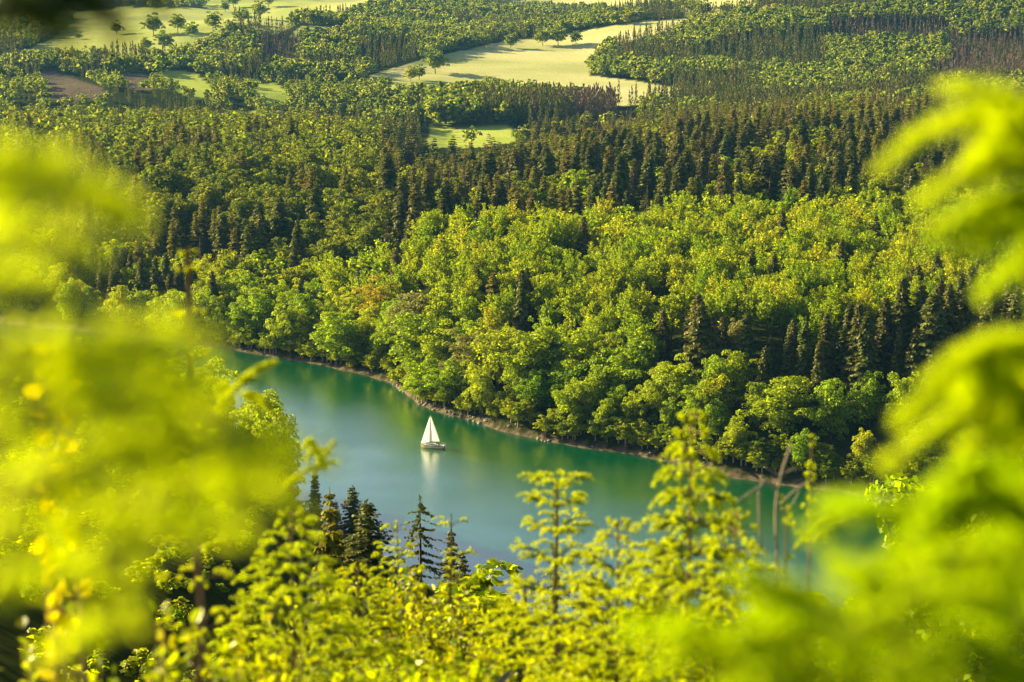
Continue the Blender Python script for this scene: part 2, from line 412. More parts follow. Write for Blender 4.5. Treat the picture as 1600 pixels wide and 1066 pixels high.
def conifer(seed, h, r, whorls, per, seg, start=.12, droop=.35, gap=.0, width=.34, up=0.0, shape=.52, fat=1.0):
    rs = np.random.RandomState(seed)
    Q = []
    for w in range(whorls):
        t = (w + rs.uniform(-.2, .2)) / whorls
        z = h * (start + (1 - start) * t)
        L = r * ((1 - t) ** shape * .96 + .04) * rs.uniform(.8, 1.15)
        for b in range(per):
            if rs.rand() < gap: continue
            az = rs.uniform(0, 2 * np.pi); l = L * rs.uniform(.65, 1.12)
            if l < .15: l = .15
            n = max(3, int(seg * l / r + 2))
            s = (np.arange(n) + .6) / n
            dirh = np.array([math.cos(az), math.sin(az), 0]); side = np.array([-math.sin(az), math.cos(az), 0])
            cz = up * s * l - droop * l * s ** 1.3 + droop * .35 * l * s ** 3
            c = dirh * (s * l)[:, None] + np.array([0, 0, z]) + np.stack([0 * s, 0 * s, cz], 1)
            wd = (width * l * (.85 - s * .5) + .26 + .035 * r) * fat
            for sg in (-1, 1):
                dd = dirh * .75 + side * sg + np.array([0, 0, -.35 - droop * .5])
                cc = c + nrm(dd) * (wd * .45)[:, None] + rs.normal(0, .05, c.shape)
                d = nrm(dd + rs.normal(0, .22, c.shape))
                up_ = dirh * .95 + np.array([0, 0, .55]) + rs.normal(0, .40, c.shape)
                bb = nrm(np.cross(d, up_))
                Q.append(rhombs(cc, d * (wd * .62)[:, None], bb * (wd * .38 + .05)[:, None]))
    # leader
    n = 10; zz = h * np.linspace(.93, 1.0, n); c = np.stack([0 * zz, 0 * zz, zz], 1)
    Q.append(axisq(rs, c, rs.normal(0, .5, (n, 3)) + np.array([0, 0, 1]), np.full(n, h * .03), np.full(n, h * .008)))
    return np.concatenate(Q), tube([[0, 0, -1.0], [0, 0, h * .5], [0, 0, h * .98]], [h * .013, h * .008, h * .0015], 6)

def dead_conifer(seed, h, r, whorls=16, per=5):
    rs = np.random.RandomState(seed); Q = []
    for w in range(whorls):
        t = w / whorls; z = h * (.3 + .68 * t); L = r * (1 - t * .85)
        for b in range(per):
            az = rs.uniform(0, 6.28); l = L * rs.uniform(.3, 1)
            d = np.array([[math.cos(az), math.sin(az), rs.uniform(-.35, .1)]])
            c = np.array([[0, 0, z]]) + d * l * .5
            Q.append(axisq(rs, c, d, [l], [.16]))
            m = 3
            cc = np.array([[0, 0, z]]) + d * l * rs.uniform(.3, 1, (m, 1))
            Q.append(axisq(rs, cc - np.array([0, 0, .3]), rs.normal(0, .35, (m, 3)) + np.array([0, 0, -1.]), np.full(m, 1.3), np.full(m, .30)))
    return np.concatenate(Q), tube([[0, 0, -1], [0, 0, h * .5], [0, 0, h]], [h * .012, h * .008, h * .002], 5)

def cone_sticks(seed, h, r, n, fat=1.0):
    """a dead conifer seen from far: hanging twigs round a thin stem"""
    rs = np.random.RandomState(seed)
    z = h * (.15 + .83 * rs.uniform(0, 1, n) ** 1.25); a = rs.uniform(0, 6.28, n); k = r * (1 - z / h) * rs.uniform(.3, 1.1, n) + .1
    c = np.stack([np.cos(a) * k, np.sin(a) * k, z], 1)
    q = axisq(rs, c, rs.normal(0, .25, (n, 3)) + np.array([0, 0, -1.]), rs.uniform(1.6, 3.4, n), rs.uniform(.35, .7, n) * fat)
    return np.concatenate([q, tube([[0, 0, -1], [0, 0, h]], [.2, .05], 3)])
PROTO = {}
def reg(key, mats, gens):
    PROTO[key] = []
    for k, (q, t) in enumerate(gens):
        PROTO[key].append((quads_mesh(key + '_crown', q, [M[mats[0]]]), quads_mesh(key + '_trunk', t, [M[mats[1]]]), q, t))
# reference heights noted so that scale = wanted / reference
REF = {'oak': 18.0, 'beech': 18.0, 'birch': 14.0, 'spruce': 25.0, 'larch': 24.0, 'dead': 22.0, 'round': 12.0}
reg('oak', ('oak', 'bark'), [broad(s, 18, 6.6, 54, 150, .42, zc=.48, low=-.9) for s in (1, 2, 3, 4, 5)])
reg('beech', ('beech', 'bark'), [broad(s, 18, 5.0, 30, 165, .34, zc=.60, spray=True) for s in (11, 12, 13, 14, 15, 16)])
reg('birch', ('birch', 'palebark'), [broad(s, 14, 3.4, 26, 90, .40, zc=.55, pointy=.8, spray=(s % 2 == 0)) for s in (21, 22, 23, 24)])
reg('spruce', ('spruce', 'bark'), [conifer(s, 25, r, 32, 12, 8, .04, width=.45) for s, r in ((31, 4.9), (32, 4.3), (33, 5.6), (34, 4.6))])
reg('larch', ('larch', 'bark'), [conifer(s, 24, 3.7, 24, 8, 7, .28, .12, .12, .42, .12, .6) for s in (41, 42, 43, 44)])
reg('dead', ('dead', 'palebark'), [dead_conifer(s, 22, 2.6) for s in (51, 52, 53)])
reg('alder', ('alder', 'bark'), [broad(s, 16, 4.8, 26, 90, .45, zc=.56) for s in (101, 102, 103)]); REF['alder'] = 16.0
reg('round', ('farleaf', 'bark'), [broad(s, 12, 5.2, 26, 70, .6, zc=.52, low=-.8) for s in (61, 62, 63, 64)])
# light versions for the masses far off
LOD = {
    'alder': [broad(s, 16, 4.9, 14, 28, .95, zc=.56)[0] for s in (104, 105)],
    'beech': [broad(s, 18, 5.2, 18, 34, .85, zc=.58, spray=True)[0] for s in (71, 72, 73)],
    'birch': [broad(s, 14, 3.8, 12, 26, .9, zc=.55, pointy=.8)[0] for s in (74, 75)],
    'spruce': [conifer(s, 25, 4.6, 16, 9, 3, .08, width=.6)[0] for s in (76, 77)],
    'larch': [conifer(s, 24, 3.8, 13, 5, 4, .3, .1, .1, .5, .1, .6)[0] for s in (78, 79)],
    'dead': [np.concatenate(dead_conifer(s, 22, 2.4, 9, 4)) for s in (80, 81)],
    'round': [broad(s, 12, 5.9, 10, 24, 1.3, zc=.54, low=-.3)[0] for s in (82, 83, 84, 92)],
    'farspruce': [cone_sticks(s, 22, 3.4, 70, 1.6) for s in (85, 86, 90)],
    'fardead': [cone_sticks(s, 20, 2.0, 46) for s in (87, 88, 89)],
}
LODMAT = {'alder': 'alder', 'beech': 'beech', 'birch': 'birch', 'spruce': 'spruce', 'larch': 'larch', 'dead': 'dead', 'round': 'farleaf', 'farspruce': 'spruce', 'fardead': 'dead'}
LODREF = dict(REF, farspruce=22.0, fardead=22.0)

rng = np.random.RandomState(5)
def tree(key, x, y, h, name, label, cat, group=None, wid=1.0, mat=None, var=None, sink=.3, parts=True):
    v = PROTO[key][rng.randint(len(PROTO[key])) if var is None else var]
    s = h / REF[key]
    loc = (x, y, float(ground(x, y)) - sink)
    rz = rng.uniform(0, 6.28)
    root = bpy.data.objects.new(name, None); COL.objects.link(root)
    root.location = loc; root.rotation_euler = (0, 0, rz); root.scale = (s * wid, s * wid, s)
    me = v[0]
    if mat:
        me = me.copy(); me.materials[0] = M[mat]
    add('crown', me, root); add('trunk', v[1], root)
    return tag(root, label, cat, group)

def mass(name, items, label, cat):
    """items: (key, x, y, h, wid) arrays -> one object"""
    keys = sorted(set(k for k, *_ in items))
    Qs, mis, tints = [], [], []
    mats = [M[LODMAT[k]] for k in keys]
    for ki, k in enumerate(keys):
        arr = np.array([it[1:] for it in items if it[0] == k], float)
        vs = LOD[k]
        pick = rng.randint(0, len(vs), len(arr))
        for vi, q in enumerate(vs):
            a = arr[pick == vi]
            if not len(a): continue
            th = rng.uniform(0, 6.28, len(a)); s = a[:, 2] / LODREF[k]; sw = s * a[:, 3]
            z = ground(a[:, 0], a[:, 1]) - .5
            ca, sa = np.cos(th) * sw, np.sin(th) * sw
            q = q.astype(np.float32)
            X = q[None, ..., 0] * ca[:, None, None] - q[None, ..., 1] * sa[:, None, None] + a[:, 0][:, None, None]
            Y = q[None, ..., 0] * sa[:, None, None] + q[None, ..., 1] * ca[:, None, None] + a[:, 1][:, None, None]
            Z = q[None, ..., 2] * s[:, None, None] + z[:, None, None]
            Qs.append(np.stack([X, Y, Z], -1).reshape(-1, 4, 3).astype(np.float32))
            mis.append(np.full(len(a) * len(q), ki)); tints.append(np.repeat(rng.rand(len(a)), len(q)))
    me = quads_mesh(name, np.concatenate(Qs), mats, np.concatenate(mis), np.concatenate(tints))
    o = add(name, me); kind(o, 'stuff')
    return tag(o, label, cat)

# ------------------------------------------------------------------ land cover (by the place's own plan, drawn over the photo)
def inpoly(px, py, poly):
    px = np.asarray(px); py = np.asarray(py); r = np.zeros(px.shape, bool)
    n = len(poly)
    for i in range(n):
        x1, y1 = poly[i]; x2, y2 = poly[(i + 1) % n]
        c = ((y1 > py) != (y2 > py)) & (px < (x2 - x1) * (py - y1) / (y2 - y1 + 1e-9) + x1)
        r ^= c
    return r
FIELDS = [
    [(-300, 96), (20, 88), (90, 60), (110, 40), (100, 20), (200, 12), (345, 14), (372, 40), (345, 62), (322, 78), (250, 94), (100, 96), (-300, 130)],
    [(545, 142), (580, 118), (640, 98), (700, 84), (790, 64), (860, 58), (935, 44), (990, 34), (1075, 30), (1095, 40), (1010, 56), (948, 78), (922, 118), (1000, 128), (1062, 138), (1040, 162), (960, 166), (780, 146), (640, 152)],
    [(780, -10), (1070, -10), (1062, 16), (960, 18), (880, 14), (800, 10)],
    [(300, -10), (560, -10), (600, 6), (560, 18), (470, 34), (430, 54), (370, 34), (330, 14)],
    [(470, 40), (540, 42), (560, 52), (500, 62), (450, 58)],
    [(1052, -10), (1185, -10), (1180, 14), (1140, 26), (1075, 26)],
]
GREENS = [
    [(672, 192), (735, 186), (795, 190), (805, 222), (760, 230), (668, 232)],
    [(1088, 84), (1130, 90), (1185, 104), (1175, 116), (1120, 106), (1090, 98)],
    [(252, 108), (300, 112), (335, 140), (330, 160), (290, 150), (250, 130)],
    [(395, 130), (430, 130), (450, 150), (430, 172), (400, 160)],
    [(300, 176), (400, 172), (400, 186), (320, 190)],
]
BARES = [
    [(62, 108), (90, 112), (160, 138), (170, 152), (120, 160), (70, 156)],
    [(180, 112), (230, 116), (240, 140), (200, 142)],
]
def cover(x, y):
    px, py = project(x, y, ground(x, y))
    wob = (fbm(x / 70, y / 500) - .5) * 16
    m = y > 1250
    f = np.zeros(np.shape(px), bool); g = f.copy(); b = f.copy()
    for p in FIELDS: f |= inpoly(px + wob, py + wob * .15, p)
    for p in GREENS: g |= inpoly(px + wob, py + wob * .15, p)
    for p in BARES: b |= inpoly(px, py, p)
    f &= y > 1600; g &= m; b &= m
    return f, g & ~f, b & ~f & ~g
def terrain():
    ys = [-400.0]
    while ys[-1] < 11000:
        y = ys[-1]
        ys.append(y + (40 if y < -20 else 3 if y < 30 else 5 if y < 450 else 3 if y < 720 else 6 if y < 1300 else 10 if y < 2200 else 20 if y < 4000 else 120))
    ys = np.array(ys); s = np.linspace(-1, 1, 520)
    s = np.sign(s) * (np.abs(s) * .45 + np.abs(s) ** 4 * .55)
    X = s[None, :] * (120 + np.abs(ys[:, None]) * .95); Y = np.broadcast_to(ys[:, None], X.shape)
    Z = ground(X, Y)
    V = np.stack([X, Y, Z], -1).reshape(-1, 3)
    r, c = X.shape
    i = np.arange(r * c).reshape(r, c)
    F = np.stack([i[:-1, :-1], i[:-1, 1:], i[1:, 1:], i[1:, :-1]], -1).reshape(-1, 4)
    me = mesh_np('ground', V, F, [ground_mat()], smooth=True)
    f, g, b = cover(V[:, 0], V[:, 1]); lpx, _ = project(V[:, 0], V[:, 1], V[:, 2])
    # stony rim along the water
    rim = (V[:, 2] < .75) & (V[:, 1] > 380)
    at = me.attributes.new('cover', 'FLOAT_VECTOR', 'POINT')
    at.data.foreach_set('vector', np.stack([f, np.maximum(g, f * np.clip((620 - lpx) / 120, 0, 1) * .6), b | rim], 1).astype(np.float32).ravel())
    return kind(add('ground', me), 'structure')
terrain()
BX, BY, _ = hit_ground(676, 701)
BY = CAM_H / math.tan(dep(700)); BX = (676 - 800) / FPX * (BY * CP + CAM_H * SP)
s_ = 1500
w_me = mesh_np('lake_water', np.array([[-s_, 250, 0], [s_, 250, 0], [s_, 900, 0], [-s_, 900, 0]], float), [[0, 1, 2, 3]], [water_mat((BX, BY))])
kind(add('lake_water', w_me), 'structure')

# ------------------------------------------------------------------ far haze
def haze():
    x, y0, y1, z0, z1 = 11500, -450, 11500, -4.5, 460
    V = np.array([[sx * x, yy, zz] for zz in (z0, z1) for yy in (y0, y1) for sx in (-1, 1)], float)
    F = [[0, 2, 3, 1], [4, 5, 7, 6], [0, 1, 5, 4], [2, 6, 7, 3], [0, 4, 6, 2], [1, 3, 7, 5]]
    m, N, L = new_mat('haze')
    out = N.new('ShaderNodeOutputMaterial'); v = N.new('ShaderNodeVolumePrincipled')
    v.inputs['Color'].default_value = (.16, .48, 1.0, 1); v.inputs['Density'].default_value = HAZE
    v.inputs['Anisotropy'].default_value = .1
    L.new(v.outputs[0], out.inputs['Volume'])
    kind(add('haze', mesh_np('haze', V, F, [m])), 'stuff')
HAZE = .00003
haze()

# ------------------------------------------------------------------ trees of the far bank
def fs_at(x, y):
    return np.interp(800 + x / np.maximum(y, 160) * FPX * .985, FS_C, FS_Y)
G_OAK = 'broad trees standing along the far shore'
hero = []
def H(key, px, row, h, label, cat, wid=1.0, mat=None, ymin=None, name=None, var=None):
    ym = ymin or (np.interp(px, FS_C, FS_Y) + 4)
    x, y = place_by_top(px, row, h, ym)
    hero.append((x, y, 3.2 * wid))
    names = {'oak': 'oak_tree', 'spruce': 'spruce_tree', 'beech': 'beech_tree', 'larch': 'larch_tree', 'dead': 'dead_spruce', 'birch': 'birch_tree', 'round': 'field_tree'}
    return tree(key, x, y, h, name or names[key], label, cat, None, wid * (1.45 if key == 'oak' else 1.0), mat, var)
H('oak', 592, 436, 20, 'orange-tinted tree above the shore left of the headland', 'oak tree', .85, 'oak_orange')
H('oak', 618, 462, 17, 'bright green tree just right of the orange-tinted tree', 'oak tree', .7)
H('oak', 532, 486, 18, 'yellow-green shore tree left of the orange-tinted tree', 'oak tree', .9)
H('oak', 574, 490, 15, 'small lit tree directly below the orange-tinted tree', 'oak tree', .8)
H('oak', 648, 452, 19, 'pale leaved tree at the back of the headland group', 'oak tree', .85, 'oak_pale')
H('oak', 690, 448, 18, 'dark green round tree behind the headland group', 'oak tree', .8)
H('oak', 650, 482, 20, 'large bright tree at the left edge of the headland', 'oak tree', 1.0)
H('oak', 690, 505, 17, 'narrow yellow-green tree in the headland, right of the large bright one', 'oak tree', .8)
H('oak', 664, 562, 13, 'low broad oak leaning over the tip of the headland', 'oak tree', 1.15)
H('oak', 705, 562, 13, 'low oak on the bank right behind the sailboat mast', 'oak tree', 1.0)
H('oak', 735, 512, 18, 'olive pale tree between two bright shore oaks', 'oak tree', .9, 'oak_pale')
H('oak', 778, 505, 20, 'bright yellow-green oak at the middle of the shore', 'oak tree', 1.0)
H('oak', 833, 508, 20, 'tall bright oak whose lit branches hang low over the shore', 'oak tree', 1.0)
H('oak', 838, 578, 13, 'small lit oak at the water edge under the tall bright oak', 'oak tree', .8)
H('oak', 905, 512, 19, 'upright shore tree with a brown-tinged left side', 'oak tree', .8)
H('oak', 890, 562, 14, 'shaded oak with a lit top right of the tall bright oak', 'oak tree', 1.0)
H('oak', 985, 532, 18, 'broad domed shore tree with its right side lit', 'oak tree', 1.0)
H('oak', 1090, 592, 14, 'half shaded shore tree with bright tips below the olive spruce', 'oak tree', .9)
H('oak', 1155, 548, 15, 'dark green shaded dome right of the olive spruce', 'oak tree', .8)
H('oak', 1225, 590, 17, 'shaded shore tree with a few sunlit sprays', 'oak tree', 1.0)
H('spruce', 1096, 474, 25, 'tall sunlit olive spruce at the lower edge of the beech canopy', 'spruce tree', 1.05)
H('spruce', 1118, 488, 22, 'slimmer spruce right beside the tall sunlit olive spruce', 'spruce tree', .8)
H('oak', 1148, 494, 14, 'pale half-bare crown right of the twin spruces', 'oak tree', .55, 'oak_pale')
H('spruce', 1281, 532, 22, 'dead-looking slim spruce alone on the shaded slope', 'spruce tree', .7)
H('spruce', 1357, 482, 26, 'tall grey-green spruce on the shaded slope', 'spruce tree', 1.0)
H('spruce', 1406, 508, 17, 'short brown spruce left of the brown spruce cluster', 'spruce tree', .8)
H('spruce', 1460, 455, 26, 'tallest brown spruce of the cluster on the dark slope', 'spruce tree', 1.1)
H('spruce', 1484, 440, 24, 'spruce at the right back of the brown cluster', 'spruce tree', .8)
H('spruce', 1432, 512, 18, 'low brown spruce at the foot of the brown cluster', 'spruce tree', 1.1)
H('spruce', 1540, 486, 24, 'brown spruce behind the blurred leaves on the dark slope', 'spruce tree', 1.0)
H('spruce', 815, 438, 22, 'dark brown spruce standing alone in the bright canopy', 'spruce tree', .8)
H('larch', 770, 425, 20, 'pale grey-green conifer left of the dark brown spruce', 'larch tree', 1.2)
H('larch', 745, 408, 20, 'olive rounded conifer among beeches above the headland', 'larch tree', 1.4)
H('spruce', 605, 236, 30, 'tallest spruce of the dark belt above the left canopy', 'spruce tree', 1.45)
H('spruce', 465, 340, 27, 'slim tall spruce rising among small bright birches', 'spruce tree', .7)
H('spruce', 737, 234, 25, 'pointed spruce right of the tallest one in the dark belt', 'spruce tree', 1.4)
H('spruce', 970, 240, 27, 'broad dark spruce with dangling limbs left of the lit beech', 'spruce tree', 1.3)
H('spruce', 805, 232, 25, 'lit green-tipped spruce in the middle of the dark belt', 'spruce tree', 1.3)
H('birch', 905, 262, 20, 'bright yellow-green tree standing among the dark spruces', 'birch tree', 1.2)
H('birch', 1032, 258, 18, 'bright leafy crown sticking up at the top of the beech canopy', 'birch tree', 1.5)
for k, (a, b) in enumerate([(1145, 240), (1195, 222), (1278, 212), (1160, 270), (1240, 218)]):
    H('birch', a, b, 20, ['bright crown at the left end of the row behind the ridge', 'tall bright crown left of the black spruces on the ridge', 'deep green crown on top of the ridge at the right', 'low bright crown below the row behind the ridge', 'small lit crown between two black ridge spruces'][k], 'birch tree', 1.5)
for k, (a, b) in enumerate([(1218, 222), (1252, 240), (1305, 215), (1352, 210)]):
    H('spruce', a, b, 25, ['black spruce between the two tall bright ridge crowns', 'black spruce in front of the small lit ridge crown', 'wide black spruce right of the deep green ridge crown', 'rightmost black spruce of the ridge before the blurred leaves'][k], 'spruce tree', 1.4)
for k, (a, b) in enumerate([(348, 330), (376, 315), (405, 312), (437, 305), (492, 290)]):
    H('spruce', a, b, 24, ['leftmost of the five spruces in a row above the birches', 'second from the left of the five spruces above the birches', 'middle one of the five spruces in a row above the birches', 'fourth from the left of the five spruces above the birches', 'rightmost and tallest of the five spruces above the birches'][k], 'spruce tree', 1.25)
H('larch', 315, 306, 20, 'light green larch left of the five spruces', 'larch tree', 1.0)
H('larch', 272, 318, 20, 'light green larch beside the yellow blur', 'larch tree', 1.0)

HA = np.array(hero)
def free(x, y, extra=0.0):
    d = (HA[:, 0] - x) ** 2 + (HA[:, 1] - y) ** 2
    return (d > (HA[:, 2] + extra) ** 2).all()

def jgrid(y0, y1, sx, sy, umin=-.31, umax=.31):
    pts = []
    for j, y in enumerate(np.arange(y0, y1, sy)):
        xs = np.arange(umin * y, umax * y, sx) + (j % 2) * sx * .5
        pts.append(np.stack([xs + rng.uniform(-.36, .36, len(xs)) * sx, y + rng.uniform(-.36, .36, len(xs)) * sy], 1))
    return np.concatenate(pts)

RIDGE_C = [-400, 100, 300, 480, 520, 700, 900, 1100, 1300, 1700]
RIDGE_Y = [760, 760, 765, 750, 735, 742, 758, 775, 780, 790]
buckets = {}
def want(kind_, key, x, y, h, wid, px, py):
    buckets.setdefault(kind_, []).append((key, x, y, h, wid, px, py))

P_ = jgrid(430, 1360, 6.2, 6.6)
gz = ground(P_[:, 0], P_[:, 1]); fsv = fs_at(P_[:, 0], P_[:, 1])
ppx, ppy = project(P_[:, 0], P_[:, 1], gz + 15)
rid = np.interp(ppx, RIDGE_C, RIDGE_Y)
fn = fbm(P_[:, 0] / 45, P_[:, 1] / 45); fn2 = fbm(P_[:, 0] / 25 + 40, P_[:, 1] / 25)
cf, cg, cb = cover(P_[:, 0], P_[:, 1])
thin = rng.rand(len(P_))
for i, (x, y) in enumerate(P_):
    d = y - fsv[i]
    if d < 5 or cg[i] or cf[i] or cb[i] or not (-60 < ppx[i] < 1660): continue
    px, py = ppx[i], ppy[i]; n = fn[i]; n2 = fn2[i]; t = thin[i]
    if d < (42 if px < 1030 else 26) and px > 480:
        if t < .55 or not free(x, y, 2.2): continue
        want('shore', 'oak', x, y, rng.uniform(11, 16) if d < 16 else rng.uniform(14, 19), rng.uniform(.75, 1.0), px, py)
    elif px < 500 and y < rid[i]:
        if not free(x, y, .5): continue
        if n2 > .62 and d > 20: want('spruce', 'spruce', x, y, rng.uniform(16, 23), .9, px, py)
        elif d < 55:
            if t < .4: continue
            want('shore', 'oak', x, y, rng.uniform(13, 18), .9, px, py)
        else:
            want('birch', 'birch', x, y, rng.uniform(12, 17), rng.uniform(.9, 1.3), px, py)
    elif y < rid[i]:
        if t < .44 or not free(x, y, 1.5): continue
        if n2 > .70: want('spruce', 'spruce', x, y, rng.uniform(17, 22), .9, px, py)
        elif px > 1030 and d < 46 + max(0, px - 1330) * .22:
            if t < .3: continue
            want('slope', 'spruce', x, y, rng.uniform(13, 20) if px < 1330 else rng.uniform(19, 25), 1.0, px, py)  # spruces added as dark fill, their needle colour standing in for slope shade
        else: want('beech', 'beech', x, y, rng.uniform(14.5, 19.5), rng.uniform(.85, 1.1), px, py)
    elif y < 920:
        if not free(x, y, 2.5) or t < .66: continue
        if px < 600 and n > .47: want('alder', 'alder', x, y, rng.uniform(14, 20), 1.15, px, py)
        elif n2 > .68: want('dead', 'dead', x, y, rng.uniform(16, 22), 1, px, py)
        elif n2 < .36: want('birch', 'birch', x, y, rng.uniform(12, 19), 1.4, px, py)
        elif n2 < .43: want('alder', 'alder', x, y, rng.uniform(13, 19), 1.2, px, py)
        elif n < .46: want('larch', 'larch', x, y, rng.uniform(17, 23), 1.1, px, py)
        else: want('spruce', 'spruce', x, y, rng.uniform(14, 28), rng.uniform(.95, 1.35), px, py)
    else:
        if t < .64 or (650 < px < 830 and y > 1210): continue
        if px > 930 and y > 1080: k_ = 'dead' if n2 > .52 else ('larch' if n2 > .33 else 'alder')
        elif n2 > .70: k_ = 'dead'
        elif px < 600: k_ = 'alder' if n > .40 or n2 < .5 else 'larch'
        else: k_ = 'larch' if n > .46 else ('alder' if n2 < .42 else 'spruce')
        hh = {'dead': (14, 22), 'larch': (16, 23), 'alder': (13, 19), 'spruce': (17, 24)}[k_]
        want(k_, k_, x, y, rng.uniform(*hh), 1.2, px, py)

def region(px, py, cols, rows):
    a = next((n for lim, n in cols if px < lim), cols[-1][1]); b = next((n for lim, n in rows if py < lim), rows[-1][1])
    return a, b
SPEC = {
    'shore': ('oak_tree', 'oak tree', 'leafy oak', [(500, 'left end'), (720, 'headland'), (1000, 'middle'), (9999, 'shaded right end')], [(560, 'set back'), (9999, 'low')], '{look} {b} on the {a} of the far shore'),
    'beech': ('beech_tree', 'beech tree', 'yellow-green beech', [(700, 'left'), (950, 'centre left'), (1200, 'centre right'), (9999, 'right')], [(345, 'upper edge'), (420, 'middle slope'), (9999, 'lower edge')], '{look} on the {b} of the bright canopy, {a} part'),
    'birch': ('birch_tree', 'birch tree', 'small bright broadleaf tree', [(300, 'far left'), (520, 'left'), (9999, 'centre')], [(250, 'plateau beyond the ridge'), (340, 'dark conifer belt'), (9999, 'slope over the left shore')], '{look} in the {b}, {a}'),
    'spruce': ('spruce_tree', 'spruce tree', 'dark pointed spruce', [(560, 'left'), (900, 'centre'), (9999, 'right')], [(240, 'plateau behind the ridge'), (330, 'dark belt above the canopy'), (9999, 'lake slope among leafy trees')], '{look} in the {b}, {a}'),
    'slope': ('spruce_tree', 'spruce tree', 'dark spruce added to deepen the shade', [(1300, 'left half'), (9999, 'right half')], [(9999, 'steep shaded slope below the beech canopy')], '{look} on the {b}, {a}'),
    'alder': ('broadleaf_tree', 'broadleaf tree', 'olive rounded broadleaf', [(300, 'far left'), (600, 'left'), (9999, 'centre')], [(220, 'back of the plateau'), (280, 'front of the plateau'), (9999, 'belt above the left shore')], '{look} in the {b}, {a}'),
    'larch': ('larch_tree', 'larch tree', 'olive feathery larch', [(560, 'left'), (900, 'centre'), (9999, 'right')], [(200, 'far skyline of the plateau'), (260, 'middle of the plateau'), (9999, 'belt just above the canopy')], '{look} in the {b}, {a}'),
    'dead': ('dead_spruce', 'dead tree', 'bare brown dead spruce', [(900, 'left of centre'), (1200, 'right of centre'), (9999, 'far right')], [(200, 'back of the plateau'), (9999, 'plateau forest')], '{look} in the {b}, {a}'),
}
rest = []
LIM = {'slope': 60, 'shore': 150, 'beech': 300, 'birch': 250, 'spruce': 240, 'larch': 260, 'dead': 170, 'alder': 260}
for kk, items in buckets.items():
    items.sort(key=lambda it: it[2] / it[3])
    inside = [it for it in items if -10 < it[5] < 1610]
    name, cat, look, cols, rows, form = SPEC[kk]
    for (key, x, y, h, wid, px, py) in inside[:LIM[kk]]:
        a, b = region(px, py, cols, rows)
        lab = form.format(look=look, a=a, b=b)
        tree(key, x, y, h, name, lab, cat, f'{cat}s, {b}, {a}', wid)
    inset = set(id(it) for it in inside[:LIM[kk]])
    rest += [((it[0] if it[0] != 'oak' else 'beech'), it[1], it[2], it[3], it[4]) for it in items if id(it) not in inset]
mass('plateau_forest', rest, 'unbroken mixed forest on the plateau behind the individually visible trees', 'forest')
print('buckets', {k: len(v) for k, v in buckets.items()}, 'rest', len(rest))

# the far hills
far = []
for (y0, y1, sx, sy) in ((1360, 1800, 7.0, 9.0), (1800, 2600, 7.5, 13), (2600, 3800, 11, 26), (3800, 5600, 18, 60)):
    Pf = jgrid(y0, y1, sx, sy)
    g_ = ground(Pf[:, 0], Pf[:, 1]); cf, cg, cb = cover(Pf[:, 0], Pf[:, 1])
    px, py = project(Pf[:, 0], Pf[:, 1], g_)
    a = fbm(Pf[:, 0] / 130, Pf[:, 1] / 130); b = fbm(Pf[:, 0] / 60 + 20, Pf[:, 1] / 60); t = rng.rand(len(Pf))
    for i in range(len(Pf)):
        if not (-80 < px[i] < 1680) or cf[i] or cg[i] or cb[i]: continue
        X, Yq = px[i], py[i]
        # open, bushy ground at the left foot and round the fields
        if X < 560 and y0 == 1360 and (t[i] < .55): continue
        if 560 < X < 700 and 1360 <= Pf[i, 1] < 1800 and t[i] < .6: continue
        if X < 700 and Pf[i, 1] > 2500 and t[i] < .5: continue
        if 660 < X < 1000 and 1480 < Pf[i, 1] < 1600: continue
        if 670 < X < 965 and False:
            if X < 745: k = 'round'
            elif X > 880: k = 'fardead' if t[i] < .75 else 'farspruce'
            else: k = 'farspruce' if t[i] < .75 else 'round'
            far.append((k, Pf[i, 0], Pf[i, 1], rng.uniform(19, 25) if k != 'round' else rng.uniform(16, 20), 1.1)); continue
        if 670 < X < 1000 and 1360 < Pf[i, 1] <= 1480 and t[i] < .92: continue
        red = (1290 < X < 1490 and 38 < Yq < 70) or (1480 < X < 1640 and 60 < Yq < 110) or (400 < X < 470 and 60 < Yq < 105) or (1450 < X < 1600 and 110 < Yq < 135)
        lightpatch = (1290 < X < 1470 and 70 < Yq < 130)
        if red: k = 'fardead'
        elif lightpatch: k = 'round'
        elif X > 960: k = 'round' if a[i] > .57 or b[i] > .66 else 'farspruce'
        elif 345 < X < 560 and 55 < Yq < 130: k = 'farspruce' if b[i] > .55 else 'round'
        else: k = 'farspruce' if a[i] < .37 or b[i] < .27 else 'round'
        h = {'round': rng.uniform(11, 16), 'farspruce': rng.uniform(13, 22), 'fardead': rng.uniform(14, 20)}[k]
        if X < 560 and y0 == 1360: h *= .65
        far.append((k, Pf[i, 0], Pf[i, 1], h, rng.uniform(.9, 1.25)))
Ps = jgrid(1492, 1580, 4.6, 6.5, -.05, .055)
for x, y in Ps:
    X, _q = project(x, y, ground(x, y))
    if X < 675 or X > 962: continue
    k = 'round' if X < 735 + rng.uniform(-25, 25) else ('fardead' if X > 865 + rng.uniform(-50, 50) else ('farspruce' if rng.rand() < .85 else 'round'))
    far.append((k, x, y, rng.uniform(21, 26) if k != 'round' else rng.uniform(16, 22), 1.0 if k != 'fardead' else 1.5))
print('far', len(far))
mass('hill_forest', far, 'hazy mixed forest over the hills between the pale fields', 'forest')

